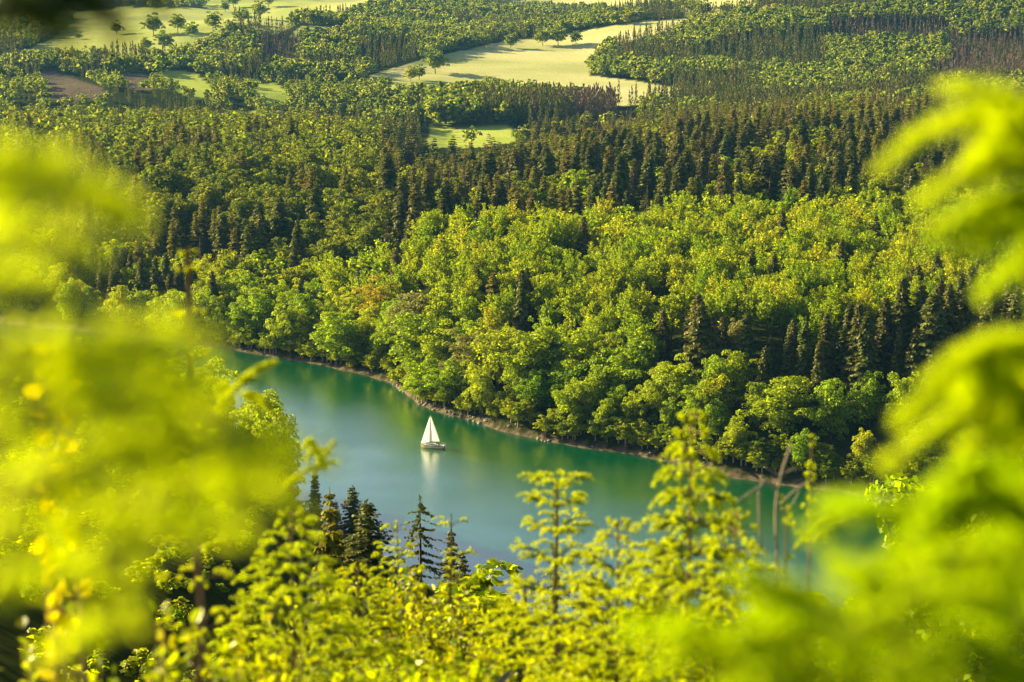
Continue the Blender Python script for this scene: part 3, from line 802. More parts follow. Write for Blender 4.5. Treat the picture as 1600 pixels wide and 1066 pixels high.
# trees one can tell apart on and round the fields
ft = [(680, 116, 15, 'lone round tree on the pale field with a long shadow'),
      (722, 78, 9, 'leftmost small tree of the row along the field edge'), (733, 78, 10, 'second small tree of the row along the field edge'),
      (757, 77, 10, 'third small tree of the row along the field edge'), (798, 76, 10, 'fourth tree of the field row, with a wider crown'),
      (848, 72, 12, 'light tree left in the clump on the far field'), (872, 74, 13, 'dark round tree in the clump on the far field'),
      (900, 74, 9, 'last small tree right of the clump on the far field'),
      (642, 128, 9, 'left bush of the pair below the lone round tree'), (655, 126, 9, 'right bush of the pair below the lone round tree'),
      (604, 142, 9, 'small bush at the lower left tip of the pale field'),
      (333, 50, 13, 'dark lone tree at the right of the upper left meadow'), (258, 80, 12, 'pale round tree at the lower edge of the upper left meadow'),
      (228, 82, 9, 'small pale bush left of the pale round meadow tree'), (182, 54, 9, 'round bush in the middle of the upper left meadow'),
      (122, 64, 5, 'tiny dark bush at the left of the upper left meadow'), (240, 56, 14, 'tall dark tree at the middle top of the left meadow'),
      (278, 54, 12, 'dark tree right of the tall dark meadow tree'), (300, 60, 10, 'low tree between the dark meadow trees'),
      (365, 14, 14, 'pale tree at the top of the meadow near the picture edge'), (352, 20, 10, 'small tree by the pale tree near the top edge'),
      (380, 28, 8, 'bush below the pale tree near the top edge'), (405, 30, 12, 'tree left of the reddish hill trees at the top'),
      (420, 14, 14, 'grey-purple tree at the top of the slope'), (362, 62, 12, 'round tree at the foot of the meadow beside the hazy hill'),
      (333, 68, 7, 'low bush left of the round tree at the meadow foot'), (458, 40, 6, 'single bush in the small strip field at the top'),
      (1082, 26, 13, 'left tree of the row under the hazy slope'), (1100, 27, 12, 'middle tree of the row under the hazy slope'),
      (1134, 28, 10, 'right tree of the row under the hazy slope'), (1160, 34, 14, 'bright tree at the edge of the hazy slope'),
      (1205, 36, 12, 'bright tree further right below the hazy slope'), (980, 40, 9, 'small tree on the upper field near the hedge'),
      (935, 34, 12, 'left tree of the hedge above the big field'), (912, 36, 12, 'lighter tree of the hedge above the big field'),
      (1222, 62, 8, 'tiny yellow-green tree on the right hazy slope'), (1100, 92, 8, 'bush beside the narrow clearing')]
for px, row, h, lab in ft:
    x, y, z = hit_ground(px, row)
    tree('round', x, y, h * 1.6, 'field_tree', lab, 'tree', None, 1.2)
print('objects', len(bpy.data.objects))

# ------------------------------------------------------------------ bushes along the far water edge
nb = 0
for c in np.arange(300, 1600, 5.5):
    fs = float(np.interp(c, FS_C, FS_Y))
    for k in range(1):
        y = fs + rng.uniform(2.6, 8); x = (c + rng.uniform(-6, 6) - 800) / FPX / .985 * y
        tree('birch', x, y, rng.uniform(3, 8), 'shore_bush', 'low bush on the stony rim of the far shore', 'bush', 'bushes along the far water edge', 1.8)

M['rock'] = plain_mat('shore rock', (.16, .14, .11), .9, (.34, .30, .24), 3)
def rock_mesh(seed):
    rs = np.random.RandomState(seed); n, m = 7, 9; G = np.zeros((n + 1, m, 3))
    for a in range(n + 1):
        for b in range(m):
            th = math.pi * a / n; ph = 6.2832 * b / m
            G[a, b] = (math.sin(th) * math.cos(ph), math.sin(th) * math.sin(ph) * .75, math.cos(th) * .55)
            if 0 < a < n: G[a, b] *= rs.uniform(.72, 1.12)
    return quads_mesh('shore_rock', np.array([[G[a, b], G[a + 1, b], G[a + 1, (b + 1) % m], G[a, (b + 1) % m]] for a in range(n) for b in range(m)]), [M['rock']])
RK = [rock_mesh(k) for k in range(4)]
for k in range(60):
    c = rng.uniform(610, 760) if k < 45 else rng.uniform(760, 1150)
    fs = float(np.interp(c, FS_C, FS_Y)); y = fs + rng.uniform(-.5, 3.5); x = (c - 800) / FPX / .985 * y; sz = rng.uniform(.25, .8)
    o = add('shore_rock', RK[k % 4], None, (x, y, float(max(ground(x, y), 0)) + sz * .1), rng.uniform(0, 6), (sz, sz, sz))
    tag(o, 'pale rock on the water edge of the far shore', 'rock', 'pale rocks scattered along the far water edge')
# ------------------------------------------------------------------ trees of the near bank
def near_pos(px, row, h, ymin=40):
    ys = np.arange(float(np.interp(px, NS_C, NS_Y)) - 4, ymin, -1.5)
    tz = CAM_H - ys * math.tan(dep(row))
    xs = (px - 800) / FPX * (ys * CP + (CAM_H - tz) * SP)
    e = ground(xs, ys) + h - tz
    k = int(np.nonzero(e >= 0)[0][0]) if (e >= 0).any() else int(np.argmin(np.abs(e)))
    return float(xs[k]), float(ys[k])
def NT(key, px, row, h, label, cat, wid=1.0, mat=None, name=None, group=None, var=None):
    x, y = near_pos(px, row, h)
    names = {'oak': 'oak_tree', 'spruce': 'spruce_tree', 'beech': 'beech_tree', 'larch': 'larch_tree', 'birch': 'birch_tree', 'sparse': 'spruce_tree'}
    return tree(key, x, y, h, name or names[key], label, cat, group, wid, mat, var)
reg('sparse', ('spruce', 'bark'), [conifer(91, 25, 4.4, 22, 6, 14, .25, .60, .35, .22, 0, .5, .5)]); REF['sparse'] = 25.0
reg('fir', ('spruce', 'bark'), [conifer(s, 25, 5.0, 44, 11, 15, .05, .30, .08, .30, .10, .85, .5) for s in (93, 94)]); REF['fir'] = 25.0
NT('oak', 405, 606, 22, 'leafy tree on the near bank standing out against the lake at the left', 'oak tree', 1.0)
NT('oak', 432, 640, 18, 'lower leafy tree right of the tree standing out against the lake', 'oak tree', .8)
NT('oak', 335, 566, 22, 'tall light crown on the near bank behind the left blur', 'oak tree', .9)
NT('larch', 492, 735, 18, 'thin yellowish tree left of the dark near spruces', 'larch tree', .8)
NT('larch', 515, 755, 13, 'short thin yellowish tree against the lake left of the dark spruces', 'larch tree', .6)
NT('fir', 551, 757, 21, 'taller of the two dark near spruces against the lake', 'spruce tree', 1.8, name='spruce_tree')
NT('fir', 572, 780, 19, 'shorter of the two dark near spruces, with wide right boughs', 'spruce tree', 2.0, name='spruce_tree')
NT('fir', 525, 792, 19, 'olive conifer in front left of the two dark near spruces', 'spruce tree', 1.1, 'larch', name='spruce_tree')
NT('sparse', 656, 768, 15, 'thin dark spruce with drooping ragged boughs standing alone against the lake', 'spruce tree', 1.15)
NT('fir', 705, 818, 12, 'small grey spruce right of the ragged thin spruce', 'spruce tree', .9, name='spruce_tree')
NT('fir', 722, 850, 9, 'short dark spruce at the right foot of the small grey spruce', 'spruce tree', 1.1, name='spruce_tree')
NT('birch', 748, 868, 8, 'leafy bushy tree at the water below the small grey spruce', 'birch tree', 1.5)
NT('sparse', 868, 865, 11, 'dark drooping spruce behind the young spruce tip', 'spruce tree', 1.3)
NT('sparse', 925, 885, 9, 'dark drooping spruce low at the right of the young spruce tip', 'spruce tree', 1.3)
NT('fir', 820, 925, 9, 'dark conifer low in the gap left of the young spruce stem', 'spruce tree', 1.1, name='spruce_tree')
NT('oak', 1515, 715, 24, 'large bright tree on the near bank between the right blurs', 'oak tree', 1.0, 'beech')
NT('oak', 1590, 735, 24, 'bright crown at the right picture edge between the blurs', 'oak tree', 1.0, 'beech')
NT('oak', 1560, 800, 20, 'lower bright tree below the large one on the right', 'oak tree', 1.0, 'beech')
for (px, row, h) in [(130, 528, 24), (190, 532, 24), (250, 538, 24), (300, 548, 23), (70, 530, 24), (-30, 560, 22), (40, 575, 22), (110, 570, 20), (170, 590, 22), (235, 580, 20), (290, 600, 21), (10, 640, 22), (80, 660, 22), (150, 665, 22), (215, 650, 22), (270, 670, 22), (330, 660, 20), (375, 680, 20),
                     (430, 720, 18), (-20, 740, 22), (60, 750, 22), (130, 745, 22), (200, 740, 22), (260, 750, 20), (320, 745, 20), (380, 760, 18), (440, 790, 16), (480, 830, 14), (410, 830, 16), (340, 830, 18), (270, 830, 18), (200, 830, 18)]:
    NT('oak' if rng.rand() < .6 else 'birch', px, row, h, 'leafy near-bank tree seen through the yellow blur at the left', 'tree', 1.0, name='bank_tree', group='trees on the near bank behind the left blur')
for (px, row, h) in [(610, 900, 9), (650, 905, 9), (570, 880, 10), (690, 910, 9), (740, 930, 8), (530, 880, 10)]:
    NT('spruce', px, row, h, 'dark low conifer just above the foreground shrubs', 'spruce tree', 1.5, name='bank_conifer', group='low conifers behind the foreground shrubs')
for (px, row, h) in [(980, 960, 7), (1060, 950, 7), (1140, 940, 7), (1220, 930, 8), (1300, 915, 9), (1380, 890, 10), (1450, 860, 13), (1510, 850, 15), (1440, 930, 12), (1600, 850, 18)]:
    NT('birch', px, row, h, 'leafy tree at the near water edge, behind the right foreground leaves', 'tree', 1.3, name='bank_tree', group='trees at the near water edge on the right')
sc = jgrid(14, 330, 5, 6, -.34, .34)
mass('hillside_scrub', [('birch', x, y, h, 1.6) for (x, y), h in zip(sc, rng.uniform(1.2, 2.6, len(sc)))], 'low green scrub covering the steep slope below the viewpoint', 'scrub')

# ------------------------------------------------------------------ foreground plants
def curve(p0, p1, bend, n=7):
    t = np.linspace(0, 1, n)[:, None]
    return p0 + (p1 - p0) * t + np.asarray(bend) * (4 * t * (1 - t))
def needles(rs, P, n, nl, nw, lean=.75, taper=.35):
    """bottlebrush of needles along the polyline P"""
    t = rs.uniform(0, 1, n) ** .95 * (len(P) - 1.001); i = t.astype(int); f = (t - i)[:, None]
    c = P[i] * (1 - f) + P[i + 1] * f; T = nrm(P[i + 1] - P[i])
    r = rs.normal(0, 1, (n, 3)); r = nrm(r - (r * T).sum(1, keepdims=True) * T)
    d = nrm(r + T * lean + np.array([0, 0, .12]))
    l = nl * rs.uniform(.75, 1.15, (n, 1)) * (1 - taper * (t / (len(P) - 1))[:, None])
    w = nrm(np.cross(d, rs.normal(0, 1, (n, 3))))
    return rhombs(c + d * l * .5, d * l * .5, w * nw * .5)
def leaf_blades(rs, c, d, n, L, W):
    """two-sided folded leaves: base c, direction d, normal n"""
    d = nrm(d); s = nrm(np.cross(d, n)); n = np.cross(s, d); L = L[:, None]; W = W[:, None]
    tip = c + d * L - n * L * .12
    l1 = c + d * L * .28 + s * W * .5 + n * W * .16; l2 = c + d * L * .68 + s * W * .42 + n * W * .12
    r1 = c + d * L * .28 - s * W * .5 + n * W * .16; r2 = c + d * L * .68 - s * W * .42 + n * W * .12
    return np.concatenate([np.stack([c, l1, l2, tip], 1), np.stack([c, tip, r2, r1], 1)])
def finish(name, label, cat, origin, parts, group=None):
    """parts: (name, quads in world space, material)"""
    root = bpy.data.objects.new(name, None); COL.objects.link(root); root.location = origin
    for pn, q, mt in parts:
        add(pn, quads_mesh(pn, np.asarray(q) - np.asarray(origin), [M[mt]]), root)
    return tag(root, label, cat, group)

def sapling(tip, label, seed, grow=1.0, nmat='newneedle', droop=.35, whorls=None, per=6, shoot=.055, nl=.013, nw=.0023, dens=110, lean=(0, 0), lenf=.42, base=.03, name='young_spruce', old=True, thick=.0025):
    rs = np.random.RandomState(seed); tip = np.asarray(tip, float)
    gz_ = float(ground(tip[0], tip[1])); hh = tip[2] - gz_ + .1
    foot = np.array([tip[0] + lean[0], tip[1] + lean[1], gz_ - .1])
    k = 14; t = np.linspace(0, 1, k)[:, None]
    TR = tip + (foot - tip) * t + rs.normal(0, .004, (k, 3)) * (t > 0)
    stem = [tube(TR, thick * grow + .014 * t[:, 0], 6)]
    fresh, dark = [needles(rs, TR[:2], 50, nl, nw)], []
    ws = whorls or [.012, .05, .10, .155, .215, .28, .35, .43, .52, .62, .74, .88, 1.04, 1.2]
    for w in ws:
        w *= grow
        if w > hh * .9: break
        L = base + lenf * w
        p = tip + (foot - tip) * (w / hh)
        for b in range(per + (1 if w > .2 else 0)):
            az = 6.283 * (b + rs.uniform(-.3, .3)) / per; l = L * rs.uniform(.75, 1.15)
            d = np.array([math.cos(az), math.sin(az), .45 - .15 * min(1, w * 2)])
            P = curve(p, p + nrm(d) * l + np.array([0, 0, -droop * l * .35]), (0, 0, l * .10))
            stem.append(tube(P, np.linspace(.0012 + .004 * l, .0009, len(P)), 4))
            fresh.append(needles(rs, P[-3:], int(dens * .8), nl, nw))
            if old and l > .1: dark.append(needles(rs, P[:-1], int(dens * l / .06), nl * 1.1, nw * .9))
            m = int(max(0, (l - .03)) / .032)
            for q in range(m):
                f = (q + 1) / (m + 1) * .92 + .05; i = f * (len(P) - 1.01); a = P[int(i)] + (P[int(i) + 1] - P[int(i)]) * (i - int(i))
                T = nrm(P[-1] - P[0]); sd_ = nrm(np.cross(T, [0, 0, 1.])) * (1 if q % 2 else -1)
                sl = shoot * rs.uniform(.7, 1.2) * (1 if f > .4 else .8)
                e = a + nrm(T * .7 + sd_ * rs.uniform(.5, 1.1) + np.array([0, 0, -droop * .5])) * sl * (1.5 - f * .5)
                S = curve(a, e, (0, 0, sl * .18 * (1 + droop)), 5)
                fresh.append(needles(rs, S, dens, nl, nw))
    parts = [('trunk', np.concatenate(stem), 'twig'), ('fresh_shoots', np.concatenate(fresh), nmat)]
    if dark: parts.append(('old_needles', np.concatenate(dark), 'oldneedle'))
    return finish(name, label, 'young spruce', foot, parts)

sapling(pt(870, 750, 6.0), 'young spruce with a flat tufted tip and straight brown stem in front of the lake', 101, 1.7, lenf=.24, base=.09, per=7)
sapling(pt(1083, 645, 5.0), 'tall young spruce with fat drooping bright shoots reaching up over the dark shore', 102, 1.05, droop=1.1, per=7, shoot=.055, nl=.015, nw=.0034, dens=90, lenf=.32, base=.035)
sapling(pt(293, 388, 4.0), 'slender spruce leader rising high through the blur at the left', 103, 1.4, whorls=[.01, .035, .10, .16, .20, .24, .28, .32, .36, .40, .45, .5, .58, .66, .75, .85], per=4, lenf=.10, base=.018, shoot=.03, nl=.010, nw=.003, dens=60, old=False, thick=.0042)
sapling(pt(620, 818, 9.0), 'thin bare-stemmed spruce tip standing between the dark near spruces and the ragged one', 104, 1.0, whorls=[.02, .035, .13, .19, .26, .34, .44, .56, .7, .9], per=4, lenf=.34, base=.045, shoot=.05)
sapling(pt(705, 803, 9.0), 'spruce tip with three finger-like shoots in front of the small grey spruce', 105, 1.0, whorls=[.05, .06, .22, .34, .46, .6, .75], per=3, lenf=.25, base=.06, shoot=.05, nl=.010)
sapling(pt(965, 815, 5.5), 'leafy low spruce tip just right of the flat tufted one', 106, 1.0, lenf=.6, per=6)
sapling(pt(1150, 800, 4.6), 'short spruce tip to the right of the tall drooping one', 107, 1.0, lenf=.5, per=6, droop=.8)
sapling(pt(1030, 850, 5.2), 'bushy spruce tip at the foot of the tall drooping one', 108, 1.0, lenf=.6, per=7)
sapling(pt(820, 905, 6.5), 'small spruce tip low at the left of the straight brown stem', 109, 1.0, lenf=.6, per=6)
sapling(pt(560, 885, 7.5), 'spruce tip sticking out of the shrubs below the dark near spruces', 110, 1.0, lenf=.6, per=6)
sapling(pt(455, 800, 5.0), 'spruce tip in the shade at the right rim of the left blur', 111, 1.0, lenf=.55, per=6)

def shoots_branch(label, seed, segs, d, nl=.011, nw=.0022, dens=900, mat='veil', bend=.12, group=None, sub=True):
    """spruce bough close to the lens: segs are (x0,y0,x1,y1[,depth]) of its shoots"""
    rs = np.random.RandomState(seed); st, fr = [], []
    for sg in segs:
        dd = sg[4] if len(sg) > 4 else d
        a, e = pt(sg[0], sg[1], dd * rs.uniform(.95, 1.05)), pt(sg[2], sg[3], dd * rs.uniform(.95, 1.05)); l = np.linalg.norm(e - a)
        P = curve(a, e, (0, 0, l * bend), 8)
        st.append(tube(P, np.linspace(.0016, .0008, len(P)), 5))
        fr.append(needles(rs, P, int(dens * l / .06), nl, nw, .6, .45))
        if sub:
            for q in range(max(0, int(l / .028))):
                f = rs.uniform(.15, .85); i = int(f * 6); T = nrm(P[-1] - P[0])
                S = curve(P[i], P[i] + nrm(T * .9 + rs.normal(0, .5, 3) + np.array([0, 0, -.35])) * .028 * rs.uniform(.7, 1.3), (0, 0, .004), 5)
                fr.append(needles(rs, S, int(dens * .28), nl * .9, nw))
    a = pt(segs[0][0], segs[0][1], d)
    return finish('spruce_bough', label, 'bough', a, [('twig', np.concatenate(st), 'twig'), ('needles', np.concatenate(fr), mat)], group)

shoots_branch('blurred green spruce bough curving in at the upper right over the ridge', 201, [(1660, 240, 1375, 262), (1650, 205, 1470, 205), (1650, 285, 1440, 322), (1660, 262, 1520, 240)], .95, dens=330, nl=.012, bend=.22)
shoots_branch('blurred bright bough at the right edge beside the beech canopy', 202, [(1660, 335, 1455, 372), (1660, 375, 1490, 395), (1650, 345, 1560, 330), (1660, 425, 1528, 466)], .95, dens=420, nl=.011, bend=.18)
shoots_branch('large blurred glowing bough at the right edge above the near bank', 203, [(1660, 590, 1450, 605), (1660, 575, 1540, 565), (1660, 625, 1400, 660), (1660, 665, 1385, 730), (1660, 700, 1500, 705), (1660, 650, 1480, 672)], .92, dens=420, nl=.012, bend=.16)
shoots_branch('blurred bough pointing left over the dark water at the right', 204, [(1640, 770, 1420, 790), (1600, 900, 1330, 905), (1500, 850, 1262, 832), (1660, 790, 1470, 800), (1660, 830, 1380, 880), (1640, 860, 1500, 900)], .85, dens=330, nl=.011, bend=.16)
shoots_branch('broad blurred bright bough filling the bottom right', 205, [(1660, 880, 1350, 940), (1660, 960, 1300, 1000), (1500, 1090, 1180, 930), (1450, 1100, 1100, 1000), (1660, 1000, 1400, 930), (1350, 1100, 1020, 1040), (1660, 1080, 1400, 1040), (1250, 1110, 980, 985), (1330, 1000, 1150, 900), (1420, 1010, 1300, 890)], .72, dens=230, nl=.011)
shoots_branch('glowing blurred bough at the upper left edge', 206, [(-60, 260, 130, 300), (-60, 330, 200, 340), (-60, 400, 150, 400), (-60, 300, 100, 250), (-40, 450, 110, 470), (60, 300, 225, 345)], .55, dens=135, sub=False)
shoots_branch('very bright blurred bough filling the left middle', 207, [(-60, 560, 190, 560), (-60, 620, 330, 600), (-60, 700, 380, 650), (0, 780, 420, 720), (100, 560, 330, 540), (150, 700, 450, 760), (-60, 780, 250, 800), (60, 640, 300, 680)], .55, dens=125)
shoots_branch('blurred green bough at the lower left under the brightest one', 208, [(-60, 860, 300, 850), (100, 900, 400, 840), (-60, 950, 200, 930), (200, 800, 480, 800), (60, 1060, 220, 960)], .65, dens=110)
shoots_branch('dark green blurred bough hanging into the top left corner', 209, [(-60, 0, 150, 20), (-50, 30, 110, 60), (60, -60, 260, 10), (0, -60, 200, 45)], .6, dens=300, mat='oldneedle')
shoots_branch('single curved spruce shoot blurred in front of the lake at the left', 210, [(335, 650, 432, 566), (380, 620, 425, 640), (360, 630, 350, 600)], 3.2, nl=.012, nw=.003, dens=260, mat='newneedle')
shoots_branch('three-fingered spruce shoot blurred in front of the pale water', 211, [(490, 745, 524, 690), (500, 725, 475, 700), (500, 730, 528, 725), (440, 770, 500, 730)], 3.4, nl=.010, nw=.003, dens=260, mat='newneedle')
shoots_branch('yellowish spruce twig pointing up right over the dark water', 212, [(1240, 860, 1345, 812), (1270, 850, 1320, 818)], 4.2, nl=.008, nw=.002, dens=220, mat='newneedle')

def shrub(px, row, d, rx, rz, n, label, seed, leaf=.038, mat='shrub', cat='shrub', name='leafy_shrub', group=None, elong=1.35):
    rs = np.random.RandomState(seed); top = pt(px, row, d); c0 = top - np.array([0, 0, rz])
    gz_ = float(ground(c0[0], c0[1])); foot = np.array([c0[0], c0[1] + .1, gz_ - .1])
    st, lv = [], []
    nt = max(6, n // 22)
    for k in range(nt):
        v = nrm(rs.normal(0, 1, 3)); v[2] = abs(v[2]) if rs.rand() < .7 else v[2]
        e = c0 + v * np.array([rx, rx, rz]) * rs.uniform(.55, 1.0) * (1 + .22 * math.sin(5 * v[0] + 7 * v[2] + seed))
        m = foot * .35 + c0 * .65 + (e - c0) * .25 + rs.normal(0, .02, 3)
        if k % 3 == 0: st.append(tube(np.array([foot, m, e]), [.008, .004, .0012], 4))
        else: st.append(tube(np.array([m, (m + e) / 2 + rs.normal(0, .01, 3), e]), [.003, .002, .001], 4))
        q = rs.randint(16, 28); t = rs.uniform(.45, 1.05, q)[:, None]
        b = m + (e - m) * t; ax_ = nrm(e - m)
        out = nrm(rs.normal(0, 1, (q, 3)) + ax_ * .7 + np.array([0, 0, .1]))
        lv.append(leaf_blades(rs, b, out, nrm(rs.normal(0, .55, (q, 3)) + np.array([0, 0, 1.])), leaf * rs.uniform(.6, 1.25, q), leaf / elong * rs.uniform(.6, 1.1, q)))
    return finish(name, label, cat, foot, [('stem', np.concatenate(st), 'twig'), ('leaves', np.concatenate(lv), mat)], group)
SH = [(455, 905, 7.2, .30, .34, 900, 'shrub below the olive conifer at the left of the lake gap'), (560, 905, 8.0, .30, .30, 1000, 'shrub right below the two dark near spruces'),
      (655, 885, 8.6, .34, .36, 1200, 'shrub crown directly below the thin ragged spruce'), (720, 925, 8.0, .26, .34, 900, 'shrub sloping down to the pale water gap'),
      (600, 985, 5.6, .28, .26, 900, 'leafy shrub at the bottom left of centre'), (485, 975, 5.2, .26, .28, 900, 'leafy shrub with deep gaps at the bottom, right of the dark stump hollow'),
      (715, 1010, 5.4, .22, .22, 700, 'bright shrub at the bottom beside the pale dead leaf'), (380, 940, 4.2, .20, .28, 600, 'shaded shrub at the lower left with round blurred leaves'),
      (230, 985, 3.4, .17, .2, 500, 'yellowish blurred shrub at the bottom left'), (70, 900, 3.6, .18, .35, 500, 'green blurred shrub in the bottom left corner'),
      (330, 1010, 3.4, .16, .2, 500, 'yellow blurred shrub left of the deep gaps'), (950, 860, 6.2, .22, .5, 900, 'shrub right behind the straight brown spruce stem'),
      (1050, 880, 5.4, .22, .45, 900, 'bright shrub at the foot of the tall drooping spruce'), (1165, 850, 5.0, .18, .45, 700, 'bright shrub under the bare curved twigs'),
      (900, 1000, 5.6, .3, .3, 1000, 'shrub at the bottom around the brown spruce stem'), (1090, 980, 4.4, .2, .3, 700, 'shrub at the bottom right of centre'), (780, 970, 6.6, .24, .4, 800, 'shrub at the left of the brown spruce stem'),
      (1240, 900, 4.6, .16, .4, 500, 'shrub under the budding twig by the dark water')]
for k, (a, b, d, rx, rz, n, lab) in enumerate(SH):
    shrub(a, b, d, rx, rz, n, lab, 300 + k, leaf=.036 if d > 4.5 else .032)
shrub(85, 572, 2.8, .05, .05, 30, 'few round yellow leaves on a thin stem at the left', 340, leaf=.03, mat='shrub_yellow', name='yellow_leaf_twig', cat='twig', elong=1.15)

def twig_thing(name, label, cat, d, lines, mat, buds=None):
    st = []
    for pts, r0, r1 in lines:
        P = np.array([pt(a, b, d) for a, b in pts])
        t = np.linspace(0, len(P) - 1, 4 * len(P)); i = np.minimum(t.astype(int), len(P) - 2); f = (t - i)[:, None]
        P0 = P[np.maximum(i - 1, 0)]; P1 = P[i]; P2 = P[i + 1]; P3 = P[np.minimum(i + 2, len(P) - 1)]
        C = .5 * ((2 * P1) + (-P0 + P2) * f + (2 * P0 - 5 * P1 + 4 * P2 - P3) * f ** 2 + (-P0 + 3 * P1 - 3 * P2 + P3) * f ** 3)
        st.append(tube(C, np.linspace(r0, r1, len(C)), 7))
    parts = [('stem', np.concatenate(st), mat)]
    if buds:
        rs = np.random.RandomState(7); q = []
        for (a, b) in buds:
            p = pt(a, b, d); m = 7
            q.append(leaf_blades(rs, np.tile(p, (m, 1)), rs.normal(0, 1, (m, 3)) + np.array([0, 0, .3]), rs.normal(0, 1, (m, 3)), np.full(m, .011), np.full(m, .007)))
        parts.append(('buds', np.concatenate(q), 'newneedle'))
    return finish(name, label, cat, pt(*lines[0][0][0], d), parts)
twig_thing('dead_twig', 'bare brown forked twig with curved side arms over the dark water', 'twig', 4.6,
           [([(1212, 1150), (1215, 900), (1212, 800), (1220, 745), (1236, 695)], .0042, .0030), ([(1214, 765), (1195, 752), (1186, 775), (1190, 860)], .0032, .0026),
            ([(1196, 755), (1175, 768), (1150, 785)], .0026, .0016), ([(1222, 742), (1240, 733), (1252, 734)], .0024, .0014),
            ([(1218, 790), (1240, 768), (1262, 752)], .0026, .0016), ([(1219, 745), (1200, 732), (1182, 724)], .0022, .0012), ([(1214, 800), (1235, 792), (1250, 765)], .0024, .0014)], 'deadtwig')
twig_thing('budding_twig', 'upright thin twig with tiny yellow leaf buds against the dark shore', 'twig', 4.8,
           [([(1262, 1300), (1264, 900), (1264, 800), (1268, 740), (1268, 682)], .0030, .0012)], 'twig',
           [(1268, 682), (1271, 695), (1266, 697), (1264, 725), (1270, 728), (1262, 742), (1271, 745), (1262, 757), (1267, 762), (1271, 748), (1265, 778), (1270, 783), (1256, 790), (1263, 800), (1268, 806), (1270, 825), (1262, 845)])
twig_thing('budding_twig', 'short budding twig beside the bare forked one', 'twig', 4.6,
           [([(1225, 1250), (1228, 880), (1226, 800), (1219, 776)], .0026, .0010)], 'twig', [(1219, 776), (1223, 788), (1231, 800), (1236, 806), (1228, 815), (1240, 820), (1232, 795)])
# a pale dead leaf sticking up at the bottom
rsd = np.random.RandomState(3)
p0 = pt(775, 1075, 4.5)
dl = quads_mesh('dead_leaf', leaf_blades(rsd, np.zeros((1, 3)), np.array([[.6, 0, .75]]), np.array([[-.3, -1, .2]]), np.array([.06]), np.array([.02])), [M['deadtwig']])
tag(add('dead_leaf', dl, None, tuple(p0)), 'pale dry leaf sticking up at the bottom edge', 'leaf')

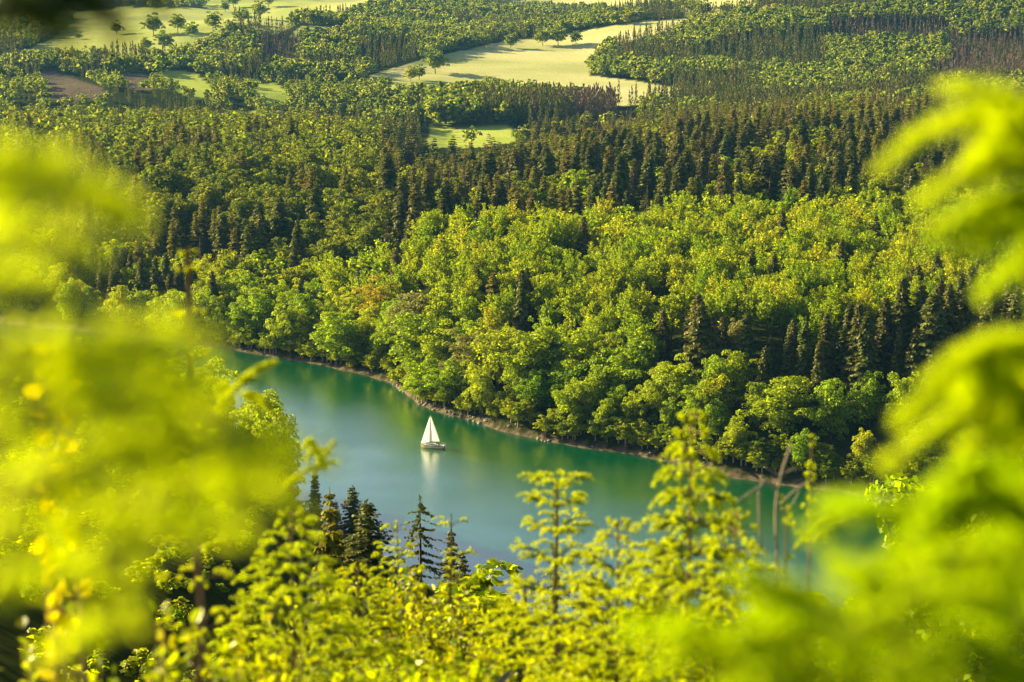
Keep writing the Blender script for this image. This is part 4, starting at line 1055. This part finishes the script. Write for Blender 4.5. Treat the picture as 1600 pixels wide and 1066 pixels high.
# ------------------------------------------------------------------ the sailboat
M['hull'] = plain_mat('cream hull paint', (.62, .50, .20), .35, (.70, .58, .26), 3)
M['white'] = plain_mat('white deck', (.80, .78, .70), .5)
M['stripe'] = plain_mat('dark blue stripe', (.03, .04, .10), .4)
M['sail'] = plain_mat('sail cloth', (.85, .84, .80), .7, trans=.6)
M['spar'] = plain_mat('brown spar', (.28, .17, .06), .5, (.36, .24, .10), 5)
M['motor'] = plain_mat('pale motor', (.70, .66, .52), .4)
M['glass'] = plain_mat('dark window', (.02, .025, .03), .15)
M['cloth'] = plain_mat('brown jacket', (.16, .08, .04), .8)
M['skin'] = plain_mat('skin', (.5, .30, .2), .6)
def pyquads(fs): return np.array([[list(p) for p in f] for f in fs], float)
def hull():
    root = bpy.data.objects.new('sailboat', None); COL.objects.link(root)
    root.location = (BX, BY, 0.0)
    root.rotation_euler = (rad(3), rad(1), math.pi - rad(14))     # local +x = bow
    root['label'] = 'small cream sailboat with two white sails on the green lake'; root['category'] = 'sailboat'
    xs = np.linspace(-3.3, 3.5, 15); S = []
    for x in xs:
        t = (x + 3.3) / 6.8
        b = 1.12 * (1 - max(0, (t - .42) / .58) ** 2.1) * (.80 + .20 * min(1, t / .35))
        b = max(b, .02); sh = .78 + .30 * t ** 2
        k = -.35 + .75 * max(0, (t - .78) / .22) ** 2 + .18 * max(0, (.2 - t) / .2)
        S.append([(x, s * b * f, k + (sh - k) * g) for s, f, g in ((1, 1, 1), (1, .97, .72), (1, .90, .42), (1, .62, .15), (1, 0, 0), (-1, .62, .15), (-1, .90, .42), (-1, .97, .72), (-1, 1, 1))])
    S = np.array(S); Q = []; st = []
    for i in range(len(S) - 1):
        for j in range(8):
            q = [S[i, j], S[i + 1, j], S[i + 1, j + 1], S[i, j + 1]]
            Q.append(q)
            if j in (0, 7):
                qq = np.array(q); w = np.array([[0, np.sign(qq[:, 1].mean()) * .012, 0]]); mid = (qq[[0, 1]] + qq[[3, 2]]) / 2
                lo, hi = (qq[[0, 1]], mid) if j == 0 else (qq[[3, 2]], mid)
                st.append([lo[0] + w[0], lo[1] + w[0], hi[1] + w[0], hi[0] + w[0]])
    Q.append([S[0, 0], S[0, 2], S[0, 6], S[0, 8]]); Q.append([S[0, 2], S[0, 4], S[0, 4], S[0, 6]])
    add('hull', quads_mesh('hull', np.array(Q), [M['hull']]), root)
    add('stripe', quads_mesh('stripe', np.array(st), [M['stripe']]), root)
    D = []
    for i in range(len(S) - 1):
        a, b, c, d = S[i, 0], S[i + 1, 0], S[i + 1, 8], S[i, 8]
        if xs[i] < -.9 and xs[i] > -3.2:
            for s_, e_ in ((a, b), (d, c)):
                D.append([s_, e_, e_ * [1, .62, 1], s_ * [1, .62, 1]])
            zf = np.array([0, 0, -.42])
            D.append([a * [1, .62, 1] + zf, b * [1, .62, 1] + zf, c * [1, .62, 1] + zf, d * [1, .62, 1] + zf])
            D.append([a * [1, .62, 1], b * [1, .62, 1], b * [1, .62, 1] + zf, a * [1, .62, 1] + zf]); D.append([d * [1, .62, 1], c * [1, .62, 1], c * [1, .62, 1] + zf, d * [1, .62, 1] + zf])
        else: D.append([a, b, c, d])
    dk = add('deck', quads_mesh('deck', np.array(D), [M['white']]), root); dk.location = (0, 0, .004)
    def frus(x0, x1, w0, w1, z0, z1, inset):
        b = [(x0, -w0, z0), (x1, -w1, z0), (x1, w1, z0), (x0, w0, z0)]; t = [(x0 + inset * .3, -w0 + inset, z1), (x1 - inset * 3, -w1 + inset, z1), (x1 - inset * 3, w1 - inset, z1), (x0 + inset * .3, w0 - inset, z1)]
        return pyquads([t] + [[b[i], b[(i + 1) % 4], t[(i + 1) % 4], t[i]] for i in range(4)])
    cb = add('cabin', quads_mesh('cabin', frus(-.85, 1.9, .68, .42, .85, 1.28, .10), [M['white']]), root)
    for s in (-1, 1):
        for x in (-.3, .55):
            y0 = s * (.655 - .09 * (x + .85)); f = []
            f = pyquads([[(x, y0 - s * .02, 1.0), (x + .5, y0 - s * .062, 1.0), (x + .5, y0 - s * .10, 1.15), (x, y0 - s * .058, 1.15)]]) + np.array([0, s * .02, 0])
            add('window', quads_mesh('window', f, [M['glass']]), cb)
    add('mast', quads_mesh('mast', tube([[.85, 0, .9], [.72, 0, 5], [.55, 0, 9.35]], [.085, .075, .045], 8), [M['spar']]), root)
    add('boom', quads_mesh('boom', tube([[.80, 0, 1.75], [-1.9, -.38, 1.70]], [.06, .05], 8), [M['spar']]), root)
    for n_, p in (('forestay', [[3.42, 0, 1.1], [.56, 0, 9.25]]), ('backstay', [[-3.25, 0, .85], [.55, 0, 9.3]]), ('shroud', [[.7, 1.05, .95], [.66, 0, 6.9]]), ('shroud', [[.7, -1.05, .95], [.66, 0, 6.9]])):
        add(n_, quads_mesh(n_, tube(p, [.012, .012], 4), [M['motor']]), root)
    def sail(tack, head, clew, belly, n=12):
        tack, head, clew = map(np.array, (tack, head, clew)); G = np.zeros((n + 1, n + 1, 3))
        for i in range(n + 1):
            for j in range(n + 1):
                u, v = i / n, j / n
                G[i, j] = tack * (1 - v) + head * v + (clew - tack) * u * (1 - v) + np.array([0, -belly * math.sin(math.pi * u) * (1 - v) * (.4 + v), 0]) + np.array([-.25 * u * math.sin(math.pi * v) * .5, 0, 0])
        return np.array([[G[i, j], G[i + 1, j], G[i + 1, j + 1], G[i, j + 1]] for i in range(n) for j in range(n)])
    add('mainsail', quads_mesh('mainsail', sail((.70, 0, 1.85), (.50, 0, 9.1), (-1.95, -.40, 1.80), .35), [M['sail']]), root)
    add('jib', quads_mesh('jib', sail((3.30, 0, 1.25), (.72, -.02, 8.9), (.95, -.55, 1.55), .30), [M['sail']]), root)
    mt = add('outboard_motor', quads_mesh('outboard_motor', np.concatenate([frus(-3.75, -3.4, .17, .17, .85, 1.25, .03), tube([[-3.55, .0, .9], [-3.6, 0, .3], [-3.62, 0, -.3]], [.09, .07, .06], 8)]), [M['motor']]), root)
    add('rudder', quads_mesh('rudder', pyquads([[(-3.32, .31, .8), (-3.62, .31, .7), (-3.58, .31, -.4), (-3.30, .31, -.4)], [(-3.32, .34, .8), (-3.30, .34, -.4), (-3.58, .34, -.4), (-3.62, .34, .7)]]), [M['spar']]), root)
    rl = []
    for s in (-1, 1):
        rl.append(tube([[-3.2, s * .8, 1.4], [-2.2, s * .9, 1.42]], [.02, .02], 4)); rl.append(tube([[3.3, s * .12, 1.65], [2.3, s * .5, 1.55]], [.02, .02], 4))
        for x, y in ((-3.2, .8), (-2.2, .9), (3.3, .12), (2.3, .5)): rl.append(tube([[x, s * y, .8], [x, s * y, 1.42 if x < 0 else 1.6]], [.018, .018], 4))
    rl.append(tube([[3.3, -.12, 1.65], [3.42, 0, 1.66], [3.3, .12, 1.65]], [.02, .02, .02], 4)); rl.append(tube([[-3.2, -.8, 1.4], [-3.3, 0, 1.4], [-3.2, .8, 1.4]], [.02] * 3, 4))
    add('railing', quads_mesh('railing', np.concatenate(rl), [M['motor']]), root)
    return root
boat = hull()
def sailor(lx, ly, lz):
    """seated figure grown from a skinned skeleton"""
    J = {'pel': (0, 0, .10), 'belly': (.02, 0, .30), 'chest': (.04, 0, .50), 'neck': (.05, 0, .64), 'head': (.07, 0, .76), 'top': (.07, 0, .86)}
    R = {'pel': .15, 'belly': .13, 'chest': .15, 'neck': .055, 'head': .095, 'top': .06}
    E = [('pel', 'belly'), ('belly', 'chest'), ('chest', 'neck'), ('neck', 'head'), ('head', 'top')]
    for s, n in ((1, 'l'), (-1, 'r')):
        for k, p, r in (('sh', (.03, s * .19, .56), .065), ('el', (.12, s * .25, .34), .045), ('wr', (.33, s * .20, .30), .03), ('hip', (.05, s * .10, .08), .085), ('kn', (.46, s * .13, .10), .065), ('an', (.48, s * .13, -.30), .045), ('toe', (.62, s * .14, -.34), .04)):
            J[k + n] = p; R[k + n] = r
        E += [('chest', 'sh' + n), ('sh' + n, 'el' + n), ('el' + n, 'wr' + n), ('pel', 'hip' + n), ('hip' + n, 'kn' + n), ('kn' + n, 'an' + n), ('an' + n, 'toe' + n)]
    ks = list(J); me = bpy.data.meshes.new('person'); me.from_pydata([J[k] for k in ks], [(ks.index(a), ks.index(b)) for a, b in E], [])
    me.materials.append(M['cloth'])
    o = add('person', me); o.modifiers.new('skin', 'SKIN')
    for k, v in zip(ks, me.skin_vertices[0].data): v.radius = (R[k], R[k])
    me.skin_vertices[0].data[0].use_root = True
    o.modifiers.new('sub', 'SUBSURF').levels = 1; o.modifiers['sub'].render_levels = 2
    rz = boat.rotation_euler[2]
    o.location = (BX + lx * math.cos(rz) - ly * math.sin(rz), BY + lx * math.sin(rz) + ly * math.cos(rz), lz)
    o.rotation_euler = (0, 0, rz - math.pi * .5)
    rs = np.random.RandomState(1); v = nrm(rs.normal(0, 1, (260, 3))); v[:, 2] = np.abs(v[:, 2]) 
    hd = add('hair', quads_mesh('hair', leafq(rs, v * .105 + np.array([.05, 0, .80]), v, .05, 1.5, .2), [M['bark']]), o)
    return tag(o, 'seated person in a brown jacket at the stern of the sailboat', 'person')
sailor(-2.0, .55, .82)

# ------------------------------------------------------------------ small houses among the hills
M['plaster'] = plain_mat('white plaster', (.75, .73, .70), .8, (.62, .60, .56), 2)
M['redroof'] = plain_mat('red roof tiles', (.30, .10, .06), .8, (.20, .07, .05), 2)
M['greyroof'] = plain_mat('grey roof', (.30, .30, .32), .7, (.2, .2, .22), 2)
def house(px, row, L, W, Hh, roof, label, rz=0.3, lift=0):
    x, y, z = hit_ground(px, row)
    root = bpy.data.objects.new('small_house', None); COL.objects.link(root); root.location = (x, y, z + lift - .3); root.rotation_euler = (0, 0, rz)
    a, b = L / 2, W / 2; e = .4; rh = W * .42
    add('wall', quads_mesh('wall', pyquads([[(-a, -b, 0), (a, -b, 0), (a, -b, Hh), (-a, -b, Hh)], [(a, b, 0), (-a, b, 0), (-a, b, Hh), (a, b, Hh)], [(a, -b, 0), (a, b, 0), (a, b, Hh), (a, -b, Hh)], [(-a, b, 0), (-a, -b, 0), (-a, -b, Hh), (-a, b, Hh)],
        [(a, -b, Hh), (a, b, Hh), (a, 0, Hh + rh), (a, 0, Hh + rh)], [(-a, b, Hh), (-a, -b, Hh), (-a, 0, Hh + rh), (-a, 0, Hh + rh)]]), [M['plaster']]), root)
    t = .18
    rf = add('roof', quads_mesh('roof', pyquads([[(-a - e, s * (b + e), Hh - .3 + k), (a + e, s * (b + e), Hh - .3 + k), (a + e, 0, Hh + rh + .1 + k), (-a - e, 0, Hh + rh + .1 + k)] for s in (-1, 1) for k in (0, t)]), [M[roof]]), root)
    add('chimney', quads_mesh('chimney', tube([[a * .4, 0, Hh + rh - .5], [a * .4, 0, Hh + rh + 1.2]], [.45, .45], 4), [M['redroof']]), rf)
    n = max(2, int(L / 3))
    for k in range(n):
        xx = -a + L * (k + .5) / n
        add('window', quads_mesh('window', pyquads([[(xx - .5, -b - .02, 1), (xx + .5, -b - .02, 1), (xx + .5, -b - .02, 2.3), (xx - .5, -b - .02, 2.3)]]), [M['glass']]), root)
    return tag(root, label, 'house')
house(1383, 146, 11, 8, 5, 'greyroof', 'white house in the valley between the right hills', .3)
house(1398, 150, 9, 7, 4, 'greyroof', 'smaller white house just right of the valley house', -.4)
house(1424, 130, 9, 7, 5, 'redroof', 'house with a reddish roof above the valley houses', .2)
house(112, 11, 34, 10, 5, 'greyroof', 'long white farm building at the top of the left meadow', .05)
house(325, 99, 7, 5, 3.5, 'greyroof', 'tiny white hut at the foot of the hazy wooded hill', .2)
house(700, 10, 12, 8, 5, 'redroof', 'reddish roofed house at the top among hedge trees', .2)

# a pale dead trunk washed up on the far bank, at the right
M['snag'] = plain_mat('bleached wood', (.30, .26, .20), .8, (.45, .40, .32), 6)
sx, sy, _ = hit_ground(1413, 786)
sy = float(np.interp(1413, FS_C, FS_Y)) + 2.0; sx = (1413 - 800) / FPX / .985 * sy; sz0 = float(ground(sx, sy))
sn = np.array([sx, sy, sz0])
finish('dead_tree', 'pale dead trunk with bare limbs washed up on the dark bank at the right', 'dead tree', sn,
       [('trunk', tube([sn + [0, 0, -.3], sn + [-.6, -.3, 1.6], sn + [-1.0, -.6, 3.6]], [.22, .17, .08], 7), 'snag'),
        ('limb', tube([sn + [-.6, -.3, 1.6], sn + [-3.0, -.4, 2.3], sn + [-5.2, -.2, 2.6]], [.11, .08, .04], 6), 'snag'),
        ('limb', tube([sn + [-.5, -.2, 1.2], sn + [1.4, -.6, 2.0], sn + [2.4, -.6, 3.0]], [.09, .07, .03], 6), 'snag')])
